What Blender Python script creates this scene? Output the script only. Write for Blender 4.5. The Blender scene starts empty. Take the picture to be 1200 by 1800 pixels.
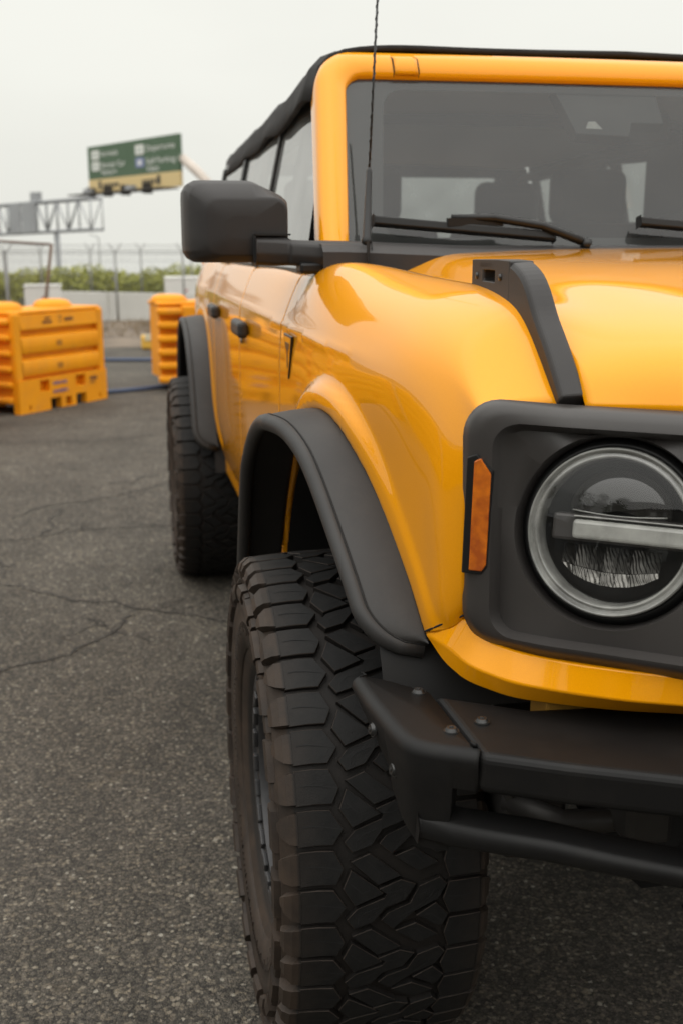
import bpy, bmesh, math, random
import numpy as np
from mathutils import Vector, Matrix
random.seed(7); rng = np.random.default_rng(7)
sc = bpy.context.scene
COL = sc.collection
R = math.radians

# ------------------------------------------------------------------ camera
cam_d = bpy.data.cameras.new("camera"); cam = bpy.data.objects.new("camera", cam_d); COL.objects.link(cam)
cam_d.sensor_fit = 'HORIZONTAL'; cam_d.sensor_width = 24.0; cam_d.lens = 38.80
cam_d.clip_start = 0.05; cam_d.clip_end = 2000
cam.location = (-1.200, -1.8666, 1.4141)
_f = Vector((math.sin(0.19446) * math.cos(0.23513), math.cos(0.19446) * math.cos(0.23513), -math.sin(0.23513)))
cam.rotation_euler = _f.to_track_quat('-Z', 'Y').to_euler()
cam_d.dof.use_dof = True; cam_d.dof.focus_distance = 1.62; cam_d.dof.aperture_fstop = 5.0
sc.camera = cam

# ------------------------------------------------------------------ sky: overcast daylight
SUN_EL, SUN_AZ = R(70), R(205)
world = bpy.data.worlds.new("World"); sc.world = world; world.use_nodes = True
nt = world.node_tree; nt.nodes.clear()
out = nt.nodes.new('ShaderNodeOutputWorld'); bg = nt.nodes.new('ShaderNodeBackground')
sky = nt.nodes.new('ShaderNodeTexSky'); sky.sky_type = 'NISHITA'; sky.sun_disc = False
sky.sun_elevation = SUN_EL; sky.sun_rotation = SUN_AZ; sky.air_density = 1.0; sky.dust_density = 4.0
hsv = nt.nodes.new('ShaderNodeHueSaturation'); hsv.inputs['Saturation'].default_value = 0.12
nt.links.new(sky.outputs[0], hsv.inputs['Color'])
tc = nt.nodes.new('ShaderNodeTexCoord'); sep = nt.nodes.new('ShaderNodeSeparateXYZ'); nt.links.new(tc.outputs['Generated'], sep.inputs[0])
ramp = nt.nodes.new('ShaderNodeValToRGB')               # cloud deck: a little brighter overhead, as overcast skies are
ramp.color_ramp.elements[0].position = 0.0; ramp.color_ramp.elements[0].color = (7.6, 7.6, 7.0, 1)
ramp.color_ramp.elements[1].position = 1.0; ramp.color_ramp.elements[1].color = (21.0, 20.8, 20.0, 1)
for ps_, c_ in ((.24, (8.1, 8.1, 7.5)), (.60, (14.5, 14.4, 13.7))):
    e_ = ramp.color_ramp.elements.new(ps_); e_.color = (*c_, 1)
nt.links.new(sep.outputs['Z'], ramp.inputs[0])
cn = nt.nodes.new('ShaderNodeTexNoise'); cn.inputs['Scale'].default_value = 1.6; cn.inputs['Detail'].default_value = 4
mp = nt.nodes.new('ShaderNodeMapping'); mp.inputs['Scale'].default_value = (1, 1, 3.0)
nt.links.new(tc.outputs['Generated'], mp.inputs[0]); nt.links.new(mp.outputs[0], cn.inputs['Vector'])
cm = nt.nodes.new('ShaderNodeMapRange'); cm.inputs[1].default_value = 0.3; cm.inputs[2].default_value = 0.7
cm.inputs[3].default_value = 0.94; cm.inputs[4].default_value = 1.05
nt.links.new(cn.outputs[0], cm.inputs[0])
mul = nt.nodes.new('ShaderNodeMix'); mul.data_type = 'RGBA'; mul.blend_type = 'MULTIPLY'; mul.inputs[0].default_value = 1
nt.links.new(ramp.outputs[0], mul.inputs[6]); nt.links.new(cm.outputs[0], mul.inputs[7])
mix = nt.nodes.new('ShaderNodeMix'); mix.data_type = 'RGBA'; mix.inputs[0].default_value = 0.88
nt.links.new(hsv.outputs[0], mix.inputs[6]); nt.links.new(mul.outputs[2], mix.inputs[7])
nt.links.new(mix.outputs[2], bg.inputs[0]); bg.inputs[1].default_value = 0.118
nt.links.new(bg.outputs[0], out.inputs[0])
sun_d = bpy.data.lights.new("sun", 'SUN'); sun_d.energy = 0.6; sun_d.angle = R(110); sun_d.color = (1.0, 0.96, 0.9)
sun = bpy.data.objects.new("sun", sun_d); COL.objects.link(sun)
_sd = Vector((math.cos(SUN_EL) * math.sin(SUN_AZ), math.cos(SUN_EL) * math.cos(SUN_AZ), math.sin(SUN_EL)))
sun.rotation_euler = _sd.to_track_quat('Z', 'Y').to_euler()
sc.view_settings.view_transform = 'Standard'; sc.view_settings.look = 'None'
sc.view_settings.exposure = 0.0; sc.view_settings.gamma = 1.0; sc.view_settings.use_curve_mapping = False
sc.render.engine = 'CYCLES'
sc.cycles.max_bounces = 8; sc.cycles.transparent_max_bounces = 16

# ------------------------------------------------------------------ materials
def new_mat(name):
    m = bpy.data.materials.new(name); m.use_nodes = True
    return m, m.node_tree, m.node_tree.nodes['Principled BSDF']
def N(t, kind, **kw):
    n = t.nodes.new(kind)
    for k, v in kw.items():
        if isinstance(k, str) and hasattr(n, k): setattr(n, k, v)
        else: n.inputs[k].default_value = v
    return n
def mixc(t, fac, a, b, blend='MIX'):
    n = t.nodes.new('ShaderNodeMix'); n.data_type = 'RGBA'; n.blend_type = blend
    for s, v in ((0, fac), (6, a), (7, b)):
        if hasattr(v, 'is_linked') or hasattr(v, 'links'): t.links.new(v, n.inputs[s])
        elif s == 0: n.inputs[0].default_value = v
        else: n.inputs[s].default_value = (*v, 1) if len(v) == 3 else v
    return n.outputs[2]
def rampf(t, src, p0, p1, a=0.0, b=1.0):
    n = t.nodes.new('ShaderNodeMapRange'); n.inputs[1].default_value = p0; n.inputs[2].default_value = p1
    n.inputs[3].default_value = a; n.inputs[4].default_value = b
    t.links.new(src, n.inputs[0]); return n.outputs[0]
def noise(t, scale, detail=4, coord='Object', rough=0.55):
    tcn = t.nodes.new('ShaderNodeTexCoord'); n = t.nodes.new('ShaderNodeTexNoise')
    n.inputs['Scale'].default_value = scale; n.inputs['Detail'].default_value = detail; n.inputs['Roughness'].default_value = rough
    t.links.new(tcn.outputs[coord], n.inputs['Vector']); return n.outputs[0]
def bump(t, p, h, strength=0.2, dist=0.01):
    b = t.nodes.new('ShaderNodeBump'); b.inputs['Strength'].default_value = strength; b.inputs['Distance'].default_value = dist
    t.links.new(h, b.inputs['Height']); t.links.new(b.outputs[0], p.inputs['Normal']); return b
def simple(name, c, rough=0.5, metal=0.0, coat=0.0, var=0.0, vscale=6, bstr=0.0, bscale=200, c2=None, spec=0.5, dust=0.0):
    m, t, p = new_mat(name)
    p.inputs['Base Color'].default_value = (*c, 1); p.inputs['Roughness'].default_value = rough; p.inputs['Metallic'].default_value = metal
    p.inputs['Specular IOR Level'].default_value = spec
    if coat: p.inputs['Coat Weight'].default_value = coat; p.inputs['Coat Roughness'].default_value = 0.03
    if var or c2:
        n = noise(t, vscale); f = rampf(t, n, 0.3, 0.7)
        cc2 = c2 if c2 else tuple(x * (1 - var) for x in c)
        t.links.new(mixc(t, f, c, cc2), p.inputs['Base Color'])
        t.links.new(rampf(t, n, 0.3, 0.7, rough * 0.9, min(1, rough * 1.12)), p.inputs['Roughness'])
    if bstr: bump(t, p, noise(t, bscale, 3), bstr, 0.002)
    if dust:
        base = p.inputs['Base Color'].links[0].from_socket if p.inputs['Base Color'].links else c
        d1 = rampf(t, noise(t, 7, 8, rough=.75), 0.50, 0.74, 0.0, dust); d2 = rampf(t, noise(t, 650, 2), 0.70, 0.78, 0.0, dust * 1.6)
        ad = N(t, 'ShaderNodeMath', operation='MAXIMUM'); t.links.new(d1, ad.inputs[0]); t.links.new(d2, ad.inputs[1])
        t.links.new(mixc(t, ad.outputs[0], base, (0.20, 0.17, 0.135)), p.inputs['Base Color'])
    return m

def paint_mat():
    m, t, p = new_mat("orange_paint")
    n = noise(t, 900, 2); f = rampf(t, n, 0.35, 0.65)
    t.links.new(mixc(t, f, (0.93, 0.365, 0.0), (0.87, 0.33, 0.0)), p.inputs['Base Color'])
    p.inputs['Roughness'].default_value = 0.42; p.inputs['Metallic'].default_value = 0.06; p.inputs['Specular IOR Level'].default_value = 0.05
    p.inputs['Coat Weight'].default_value = 1.0; p.inputs['Coat Roughness'].default_value = 0.008; p.inputs['Coat IOR'].default_value = 1.42
    cr_ = rampf(t, noise(t, 5, 6), 0.50, 0.80, 0.0, 0.012); t.links.new(cr_, p.inputs['Coat Roughness'])      # faint film of dust on the clear coat
    b = t.nodes.new('ShaderNodeBump'); b.inputs['Strength'].default_value = 0.008; b.inputs['Distance'].default_value = 0.002
    t.links.new(noise(t, 420, 2), b.inputs['Height']); t.links.new(b.outputs[0], p.inputs['Coat Normal'])
    return m
def rubber_mat():
    m, t, p = new_mat("dusty_rubber")
    tcn = t.nodes.new('ShaderNodeTexCoord'); s = t.nodes.new('ShaderNodeSeparateXYZ'); t.links.new(tcn.outputs['Object'], s.inputs[0])
    a = N(t, 'ShaderNodeMath', operation='POWER'); a.inputs[1].default_value = 2; t.links.new(s.outputs['Y'], a.inputs[0])
    b = N(t, 'ShaderNodeMath', operation='POWER'); b.inputs[1].default_value = 2; t.links.new(s.outputs['Z'], b.inputs[0])
    c = N(t, 'ShaderNodeMath', operation='ADD'); t.links.new(a.outputs[0], c.inputs[0]); t.links.new(b.outputs[0], c.inputs[1])
    r = N(t, 'ShaderNodeMath', operation='SQRT'); t.links.new(c.outputs[0], r.inputs[0])
    ab = N(t, 'ShaderNodeMath', operation='ABSOLUTE'); t.links.new(s.outputs['X'], ab.inputs[0])
    side = rampf(t, ab.outputs[0], 0.1375, 0.143)                       # dust on the sidewall
    lowr = rampf(t, r.outputs[0], 0.4365, 0.4335, 0.0, 0.22)            # a little dust down in the grooves
    mx = N(t, 'ShaderNodeMath', operation='MAXIMUM'); t.links.new(side, mx.inputs[0]); t.links.new(lowr, mx.inputs[1])
    n1 = rampf(t, noise(t, 22, 6), 0.35, 0.68, 0.45, 1.0)
    f = N(t, 'ShaderNodeMath', operation='MULTIPLY'); t.links.new(mx.outputs[0], f.inputs[0]); t.links.new(n1, f.inputs[1])
    tread = mixc(t, rampf(t, noise(t, 60, 5), 0.3, 0.7), (0.0075, 0.0075, 0.0078), (0.013, 0.0125, 0.012))
    t.links.new(mixc(t, f.outputs[0], tread, (0.050, 0.035, 0.0255)), p.inputs['Base Color'])
    p.inputs['Roughness'].default_value = 0.62; p.inputs['Specular IOR Level'].default_value = 0.28
    bump(t, p, noise(t, 350, 4), 0.25, 0.0015)
    return m
def asphalt_mat():
    m, t, p = new_mat("asphalt")
    tcn = t.nodes.new('ShaderNodeTexCoord')
    def vor(scale, feat='F1'):
        v = t.nodes.new('ShaderNodeTexVoronoi'); v.inputs['Scale'].default_value = scale; v.feature = feat
        wn = t.nodes.new('ShaderNodeTexNoise'); wn.inputs['Scale'].default_value = scale * 0.8
        t.links.new(tcn.outputs['Object'], wn.inputs['Vector'])
        ad = t.nodes.new('ShaderNodeVectorMath'); ad.operation = 'SCALE'; ad.inputs['Scale'].default_value = 0.9 / scale
        t.links.new(wn.outputs['Color'], ad.inputs[0])
        a2 = t.nodes.new('ShaderNodeVectorMath'); a2.operation = 'ADD'
        t.links.new(tcn.outputs['Object'], a2.inputs[0]); t.links.new(ad.outputs[0], a2.inputs[1])
        t.links.new(a2.outputs[0], v.inputs['Vector']); return v
    v1 = vor(122); v2 = vor(310)
    cr = t.nodes.new('ShaderNodeSeparateColor'); t.links.new(v1.outputs['Color'], cr.inputs[0])
    cs = t.nodes.new('ShaderNodeSeparateColor'); t.links.new(v2.outputs['Color'], cs.inputs[0])
    def stops(src, st):
        rmp = t.nodes.new('ShaderNodeValToRGB'); e = rmp.color_ramp.elements
        e[0].position, e[0].color = st[0][0], (*st[0][1], 1); e[1].position, e[1].color = st[-1][0], (*st[-1][1], 1)
        for ps, c in st[1:-1]:
            x = e.new(ps); x.color = (*c, 1)
        t.links.new(src, rmp.inputs[0]); return rmp.outputs[0]
    stone = stops(cr.outputs[0], [(0, (0.030, 0.028, 0.026)), (0.35, (0.060, 0.054, 0.047)), (0.6, (0.105, 0.094, 0.079)), (0.82, (0.18, 0.157, 0.127)), (0.93, (0.26, 0.215, 0.155)), (0.985, (0.42, 0.37, 0.29)), (1, (0.6, 0.56, 0.47))])
    fine = stops(cs.outputs[0], [(0, (0.03, 0.028, 0.026)), (0.5, (0.085, 0.076, 0.064)), (0.85, (0.16, 0.138, 0.108)), (1, (0.32, 0.27, 0.20))])
    col = mixc(t, 0.42, stone, fine)
    # matrix between the stones is dark; wear and stains in broad patches
    d1 = rampf(t, v1.outputs['Distance'], 0.25, 0.75, 1.0, 0.62)
    col = mixc(t, 1.0, col, d1, 'MULTIPLY') if False else col
    mm = t.nodes.new('ShaderNodeMix'); mm.data_type = 'RGBA'; mm.blend_type = 'MULTIPLY'; mm.inputs[0].default_value = 1
    t.links.new(col, mm.inputs[6]); t.links.new(d1, mm.inputs[7]); col = mm.outputs[2]
    pn = rampf(t, noise(t, 1.1, 5, rough=0.65), 0.32, 0.68, 0.70, 1.22)
    m2 = t.nodes.new('ShaderNodeMix'); m2.data_type = 'RGBA'; m2.blend_type = 'MULTIPLY'; m2.inputs[0].default_value = 1
    t.links.new(col, m2.inputs[6]); t.links.new(pn, m2.inputs[7]); col = m2.outputs[2]
    pn2 = rampf(t, noise(t, 5.5, 4, rough=0.6), 0.35, 0.7, 0.85, 1.12)
    m3 = t.nodes.new('ShaderNodeMix'); m3.data_type = 'RGBA'; m3.blend_type = 'MULTIPLY'; m3.inputs[0].default_value = 1
    t.links.new(col, m3.inputs[6]); t.links.new(pn2, m3.inputs[7]); col = m3.outputs[2]
    st = rampf(t, noise(t, 0.55, 7, rough=0.7), 0.56, 0.66, 0.0, 0.42); col = mixc(t, st, col, (0.035, 0.032, 0.030))
    tn = rampf(t, noise(t, 1.7, 6, rough=0.7), 0.64, 0.74, 0.0, 0.35); col = mixc(t, tn, col, (0.21, 0.16, 0.10))
    t.links.new(col, p.inputs['Base Color'])
    p.inputs['Roughness'].default_value = 0.85; p.inputs['Specular IOR Level'].default_value = 0.3
    h = N(t, 'ShaderNodeMath', operation='ADD'); t.links.new(v1.outputs['Distance'], h.inputs[0]); t.links.new(v2.outputs['Distance'], h.inputs[1])
    b = bump(t, p, h.outputs[0], 0.75, 0.004); b.invert = True
    return m
def glass_mat(name, tint, refl_rough=0.0, dust=0.05, ior=1.5, dust_sheen_col=(0.6, 0.6, 0.58)):
    m = bpy.data.materials.new(name); m.use_nodes = True; t = m.node_tree; t.nodes.clear()
    o = t.nodes.new('ShaderNodeOutputMaterial')
    tr = t.nodes.new('ShaderNodeBsdfTransparent'); tr.inputs[0].default_value = (*tint, 1)
    gl = t.nodes.new('ShaderNodeBsdfGlossy'); gl.inputs['Roughness'].default_value = refl_rough
    df = t.nodes.new('ShaderNodeBsdfDiffuse'); df.inputs[0].default_value = (*dust_sheen_col, 1)
    fr = t.nodes.new('ShaderNodeFresnel'); ge = t.nodes.new('ShaderNodeNewGeometry')     # thin pane: same reflectance from either side
    t.links.new(rampf(t, ge.outputs['Backfacing'], 0, 1, ior, 1 / ior), fr.inputs[0])
    m1 = t.nodes.new('ShaderNodeMixShader'); m2 = t.nodes.new('ShaderNodeMixShader')
    n = t.nodes.new('ShaderNodeTexNoise'); n.inputs['Scale'].default_value = 9; n.inputs['Detail'].default_value = 6
    tcn = t.nodes.new('ShaderNodeTexCoord'); t.links.new(tcn.outputs['Object'], n.inputs['Vector'])
    dd = rampf(t, n.outputs[0], 0.3, 0.75, dust * 0.8, dust * 1.25)  # diffuse veil: some dirt, plus pale colour standing in for mirrored sky
    t.links.new(dd, m1.inputs[0]); t.links.new(tr.outputs[0], m1.inputs[1]); t.links.new(df.outputs[0], m1.inputs[2])
    t.links.new(fr.outputs[0], m2.inputs[0]); t.links.new(m1.outputs[0], m2.inputs[1]); t.links.new(gl.outputs[0], m2.inputs[2])
    t.links.new(m2.outputs[0], o.inputs[0]); return m

PAINT = paint_mat()
FLARE = simple("flare_plastic", (0.029, 0.028, 0.0275), 0.55, spec=.45, dust=.07, bstr=0.10, bscale=900, var=0.15, vscale=4)
GRILLE = simple("satin_grille", (0.044, 0.040, 0.038), 0.40, spec=.5, dust=.04, bstr=0.04, bscale=1200)
MIRR = simple("textured_plastic", (0.028, 0.0255, 0.025), 0.50, spec=.4, dust=.03, bstr=0.12, bscale=1100)
BUMP = simple("bumper_powdercoat", (0.0075, 0.0072, 0.0072), 0.50, spec=.24, dust=.03, bstr=0.10, bscale=1400, var=0.2, vscale=5)
LINER = simple("liner_black", (0.010, 0.010, 0.010), 0.8)
TRIM = simple("trim_black", (0.009, 0.009, 0.009), 0.45, spec=.4)
CLOTH = simple("soft_top_cloth", (0.022, 0.021, 0.021), 0.9, bstr=0.4, bscale=700, var=0.25, vscale=12)
RUBBER = rubber_mat()
RIMM = simple("rim_metal", (0.065, 0.064, 0.066), 0.5, metal=0.5, var=0.3, vscale=15)
STEEL = simple("bolt_steel", (0.06, 0.06, 0.06), 0.35, metal=0.8)
CHROME = simple("reflector", (0.30, 0.29, 0.27), 0.30, metal=1.0)
ALU = simple("bare_metal", (0.045, 0.042, 0.040), 0.5, metal=0.5, var=0.3, vscale=10)
SEAT = simple("seat_vinyl", (0.022, 0.021, 0.021), 0.7)
ASPHALT = asphalt_mat()
CRACK = simple("crack_dark", (0.030, 0.027, 0.024), 0.95, bstr=0.6, bscale=150)
LENS = glass_mat("lamp_lens", (0.98, 0.98, 0.98), 0.0, 0.006, 1.45)
WIND = glass_mat("windshield_glass", (0.52, 0.54, 0.53), 0.0, 0.035, 1.5)
SIDEG = glass_mat("side_glass", (0.72, 0.75, 0.74), 0.0, 0.40, 2.1)  # high dust value paints the sky's pale reflection into the panes
BGLASS = simple("projector_glass", (0.012, 0.011, 0.0105), 0.06, coat=.6)
DRL = simple("light_pipe", (0.44, 0.44, 0.41), 0.14, coat=1.0, var=.35, vscale=34)
RINGM = simple("light_ring", (0.40, 0.40, 0.375), 0.12, coat=1.0, var=0.55, vscale=26)
BARR = simple("barrier_plastic", (0.90, 0.35, 0.003), 0.55, spec=.3, var=0.12, vscale=3, c2=(0.80, 0.29, 0.004), dust=.22, bstr=0.05, bscale=60)
BARRD = simple("barrier_print", (0.12, 0.05, 0.03), 0.7)
BARRP = simple("barrier_decal", (0.22, 0.14, 0.20), 0.7)
def amber_mat():
    m, t, p = new_mat("amber_lens")
    tcn = t.nodes.new('ShaderNodeTexCoord'); w = t.nodes.new('ShaderNodeTexWave'); w.bands_direction = 'Z'; w.inputs['Scale'].default_value = 190
    t.links.new(tcn.outputs['Object'], w.inputs['Vector'])
    n = rampf(t, noise(t, 40, 3), 0.35, 0.65)
    c = mixc(t, n, (0.80, 0.20, 0.004), (0.45, 0.085, 0.003))
    t.links.new(c, p.inputs['Base Color']); p.inputs['Roughness'].default_value = 0.12; p.inputs['Coat Weight'].default_value = 1
    bump(t, p, w.outputs[0], 0.12, 0.001); return m
AMBER = amber_mat()

DUSTEDGE = simple("dusty_edge", (0.034, 0.023, 0.016), 0.8, var=.5, vscale=40)
# ------------------------------------------------------------------ mesh helpers
def obj(name, verts, faces, mat, parent=None, smooth=True, label=None, cat=None, group=None, kind=None, loc=None):
    me = bpy.data.meshes.new(name); me.from_pydata([tuple(map(float, v)) for v in verts], [], [tuple(int(i) for i in f) for f in faces]); me.update()
    if mat is not None: me.materials.append(mat)
    if smooth: me.shade_smooth()
    o = bpy.data.objects.new(name, me); COL.objects.link(o)
    if parent is not None: o.parent = parent
    if loc is not None: o.location = loc
    return tag(o, label, cat, group, kind)
def tag(o, label=None, cat=None, group=None, kind=None):
    if label: o['label'] = label
    if cat: o['category'] = cat
    if group: o['group'] = group
    if kind: o['kind'] = kind
    return o
def empty(name, loc, label, cat, group=None):
    o = bpy.data.objects.new(name, None); COL.objects.link(o); o.location = loc; return tag(o, label, cat, group)
def bevel(o, w, seg=2, ang=30):
    b = o.modifiers.new('bevel', 'BEVEL'); b.width = w; b.segments = seg; b.limit_method = 'ANGLE'; b.angle_limit = R(ang); b.harden_normals = False
    return o
def solid(o, th, off=-1):
    s = o.modifiers.new('solid', 'SOLIDIFY'); s.thickness = th; s.offset = off; return o
def autosmooth(o, ang=35):
    me = o.data; me.shade_smooth()
    bm = bmesh.new(); bm.from_mesh(me)
    for e in bm.edges:
        if len(e.link_faces) == 2 and e.calc_face_angle(0) > R(ang): e.smooth = False
    bm.to_mesh(me); bm.free(); return o
class MB:
    def __init__(s): s.v = []; s.f = []
    def add(s, v, f):
        k = len(s.v); s.v += [tuple(x) for x in v]; s.f += [tuple(i + k for i in q) for q in f]
    def box(s, c, d, M=None):
        cx, cy, cz = c; a, b, e = d[0] / 2, d[1] / 2, d[2] / 2
        v = [Vector((cx + i * a, cy + j * b, cz + k * e)) for k in (-1, 1) for j in (-1, 1) for i in (-1, 1)]
        if M is not None: v = [M @ x for x in v]
        s.add(v, [(0, 2, 3, 1), (4, 5, 7, 6), (0, 1, 5, 4), (2, 6, 7, 3), (0, 4, 6, 2), (1, 3, 7, 5)])
    def tube(s, pts, rad, n=10, cap=True):
        pts = [Vector(p) for p in pts]; rads = rad if isinstance(rad, (list, tuple)) else [rad] * len(pts)
        rings = []; up = None
        for i, p in enumerate(pts):
            d = (pts[min(i + 1, len(pts) - 1)] - pts[max(i - 1, 0)]).normalized()
            if up is None: up = Vector((0, 0, 1)) if abs(d.z) < 0.9 else Vector((1, 0, 0))
            a = d.cross(up).normalized(); b = a.cross(d).normalized(); up = b
            rings.append([p + (a * math.cos(2 * math.pi * k / n) + b * math.sin(2 * math.pi * k / n)) * rads[i] for k in range(n)])
        v = [x for r_ in rings for x in r_]; f = []
        for i in range(len(rings) - 1):
            for k in range(n): f.append((i * n + k, i * n + (k + 1) % n, (i + 1) * n + (k + 1) % n, (i + 1) * n + k))
        if cap: f.append(tuple(range(n - 1, -1, -1))); f.append(tuple((len(rings) - 1) * n + k for k in range(n)))
        s.add(v, f)
    def cyl(s, p0, p1, r0, r1=None, n=16): s.tube([p0, p1], [r0, r0 if r1 is None else r1], n)
    def build(s, name, mat, parent=None, smooth=True, **kw): return obj(name, s.v, s.f, mat, parent, smooth, **kw)
def gridmesh(G, flip=False, wrap=False):
    G = np.asarray(G); a, b = G.shape[:2]; v = G.reshape(-1, 3); f = []
    for i in range(a - 1):
        for j in range(b if wrap else b - 1):
            j2 = (j + 1) % b; q = (i * b + j, i * b + j2, (i + 1) * b + j2, (i + 1) * b + j)
            f.append(q[::-1] if flip else q)
    return v, f
def cspline(t, P, tq):
    """natural cubic interpolation of P (n x k) over t at tq"""
    t = np.asarray(t, float); P = np.asarray(P, float); n = len(t); shp = P.shape[1:]; P = P.reshape(n, -1); h = np.diff(t)
    A = np.zeros((n, n)); B = np.zeros_like(P); A[0, 0] = A[-1, -1] = 1
    for i in range(1, n - 1):
        A[i, i - 1] = h[i - 1]; A[i, i] = 2 * (h[i - 1] + h[i]); A[i, i + 1] = h[i]
        B[i] = 6 * ((P[i + 1] - P[i]) / h[i] - (P[i] - P[i - 1]) / h[i - 1])
    M = np.linalg.solve(A, B); tq = np.clip(np.asarray(tq, float), t[0], t[-1])
    k = np.clip(np.searchsorted(t, tq, side='right') - 1, 0, n - 2); u = (tq - t[k])[:, None]; hh = h[k][:, None]
    a = (M[k + 1] - M[k]) / (6 * hh); b = M[k] / 2; c = (P[k + 1] - P[k]) / hh - hh * (2 * M[k] + M[k + 1]) / 6
    return (((a * u + b) * u + c) * u + P[k]).reshape((len(tq),) + shp)
def curve3(P, n):
    P = np.asarray(P, float); t = np.r_[0, np.cumsum(np.linalg.norm(np.diff(P, axis=0), axis=1))]
    return cspline(t, P, np.linspace(0, t[-1], n))
def mirrored(v, f):
    v = np.array(v, float).copy(); v[:, 0] *= -1; return v, [tuple(q[::-1]) for q in f]
def text_mesh(s, size):
    c = bpy.data.curves.new('lettering', 'FONT'); c.body = s; c.size = size; c.align_x = 'LEFT'; c.resolution_u = 3
    o = bpy.data.objects.new('lettering', c); COL.objects.link(o)
    dg = bpy.context.evaluated_depsgraph_get(); me = bpy.data.meshes.new_from_object(o.evaluated_get(dg))
    v = [tuple(x.co) for x in me.vertices]; f = [tuple(p.vertices) for p in me.polygons]
    bpy.data.objects.remove(o); bpy.data.curves.remove(c); bpy.data.meshes.remove(me); return v, f

# ------------------------------------------------------------------ ground
gy = [(-200, 0), (0, 0), (31, 0), (38, -.5), (60, -4.0), (120, -7.0), (500, -9.5)]      # level lot, land falls away behind the hedge
me_ground = obj('asphalt_ground', [(x, y, z) for y, z in gy for x in (-300, 300)], [(2 * i, 2 * i + 1, 2 * i + 3, 2 * i + 2) for i in range(len(gy) - 1)], ASPHALT, kind='structure', smooth=False,
                label='worn dark asphalt lot with cracks and loose grit')
DIRT = simple("dry_dirt", (0.20, 0.155, 0.11), 0.95, c2=(0.11, 0.085, 0.065), var=0.1, vscale=1.5, bstr=0.8, bscale=12)
dv = []; dn = 60
for i in range(dn + 1):
    x = -60 + 120 * i / dn
    dv += [(x, 14.6 + random.uniform(-.3, .3), .004), (x, 16.5, .03), (x, 24, .05)]
obj('dirt_strip', dv, [(3 * i + k, 3 * i + 3 + k, 3 * i + 4 + k, 3 * i + 1 + k) for i in range(dn) for k in (0, 1)], DIRT, kind='structure', label='strip of dry brown dirt below the concrete wall')
cracks = [[(-1.822, 4.073), (-1.693, 4.344), (-1.448, 4.455), (-1.189, 4.666), (-0.942, 4.953), (-.6, 5.1)],
          [(-2.3, 3.60), (-1.839, 3.658), (-1.677, 3.682), (-1.485, 3.76), (-1.199, 3.788), (-1.009, 3.787), (-.5, 3.75)],
          [(-2.2, 3.0), (-1.764, 2.887), (-1.612, 2.758), (-1.49, 2.639), (-1.419, 2.587), (-1.282, 2.552), (-1.18, 2.428), (-1.059, 2.36), (-0.961, 2.313), (-.6, 2.1)],
          [(-1.17, 2.40), (-1.259, 2.214), (-1.382, 2.049), (-1.514, 1.913), (-1.661, 1.838), (-2.0, 1.7)],
          [(-1.9, 3.5), (-1.798, 3.236), (-1.76, 3.152), (-1.722, 3.173)], [(-1.238, 4.839), (-1.15, 5.029), (-0.97, 5.12)],
          [(-3.0, 6.2), (-2.2, 6.6), (-1.5, 6.5), (-.9, 6.9)], [(-1.5, 4.4), (-1.6, 3.9), (-1.68, 3.68)]]
def crack_ribbon(pl, w):
    pts = [Vector((a, b)) for a, b in pl]
    for _ in range(4):
        q = [pts[0]]
        for a, b in zip(pts, pts[1:]):
            d = (b - a); m = (a + b) / 2 + Vector((-d.y, d.x)) * random.uniform(-.16, .16); q += [m, b]
        pts = q
    v = []; f = []
    for i, p in enumerate(pts):
        d = (pts[min(i + 1, len(pts) - 1)] - pts[max(i - 1, 0)]).normalized(); nn = Vector((-d.y, d.x))
        e = min(1, min(i, len(pts) - 1 - i) / 8 + .15); ww = w * random.uniform(.35, 1.5) * e
        o_ = random.uniform(-.3, .3) * w
        v += [(*(p + nn * (ww + o_)), .0035), (*(p - nn * (ww - o_)), .0035)]
        if i: f.append((2 * i - 2, 2 * i - 1, 2 * i + 1, 2 * i))
    return v, f
for pl in list(cracks):
    for k in range(2):
        a, b = random.choice(pl[1:]); cracks.append([(a, b), (a + random.uniform(-.18, .18), b + random.uniform(.08, .2) * random.choice((-1, 1))), (a + random.uniform(-.3, .3), b + random.uniform(.2, .4) * random.choice((-1, 1)))])
for ci, pl in enumerate(cracks):
    v, f = crack_ribbon(pl, 0.0048 if ci < 8 else .0024); obj('crack', v, f, CRACK, me_ground, smooth=False)
PEB = simple("pebble", (0.26, 0.23, 0.18), 0.8, c2=(0.12, 0.10, 0.085), var=.2, vscale=3)
pb = MB()
for _ in range(900):
    y = -1.2 + 7.5 * random.random() ** 1.5; x = random.uniform(-3.2, 1.2); r_ = random.uniform(.0012, .0036) * (1.8 if random.random() < .04 else 1)
    vv = []
    for k in range(8):
        a = Vector((random.gauss(0, 1), random.gauss(0, 1), random.gauss(0, 1))).normalized(); vv.append(Vector((x, y, r_ * .4)) + Vector((a.x, a.y, a.z * .6)) * r_)
    pb.add(vv, [(0, 1, 2), (0, 2, 3), (1, 4, 2), (2, 5, 3), (3, 6, 0), (0, 7, 1), (4, 5, 6), (5, 6, 7), (1, 4, 7), (2, 4, 5), (3, 5, 6), (0, 6, 7)])
pb.build('loose_grit', PEB, smooth=False, kind='stuff', label='loose pale grit scattered on the asphalt')

# ------------------------------------------------------------------ the vehicle
CAR = empty('off_road_vehicle', (0, 0, 0), 'bright orange four-door off-road vehicle with black fender flares and soft top', 'off-roader')
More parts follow.
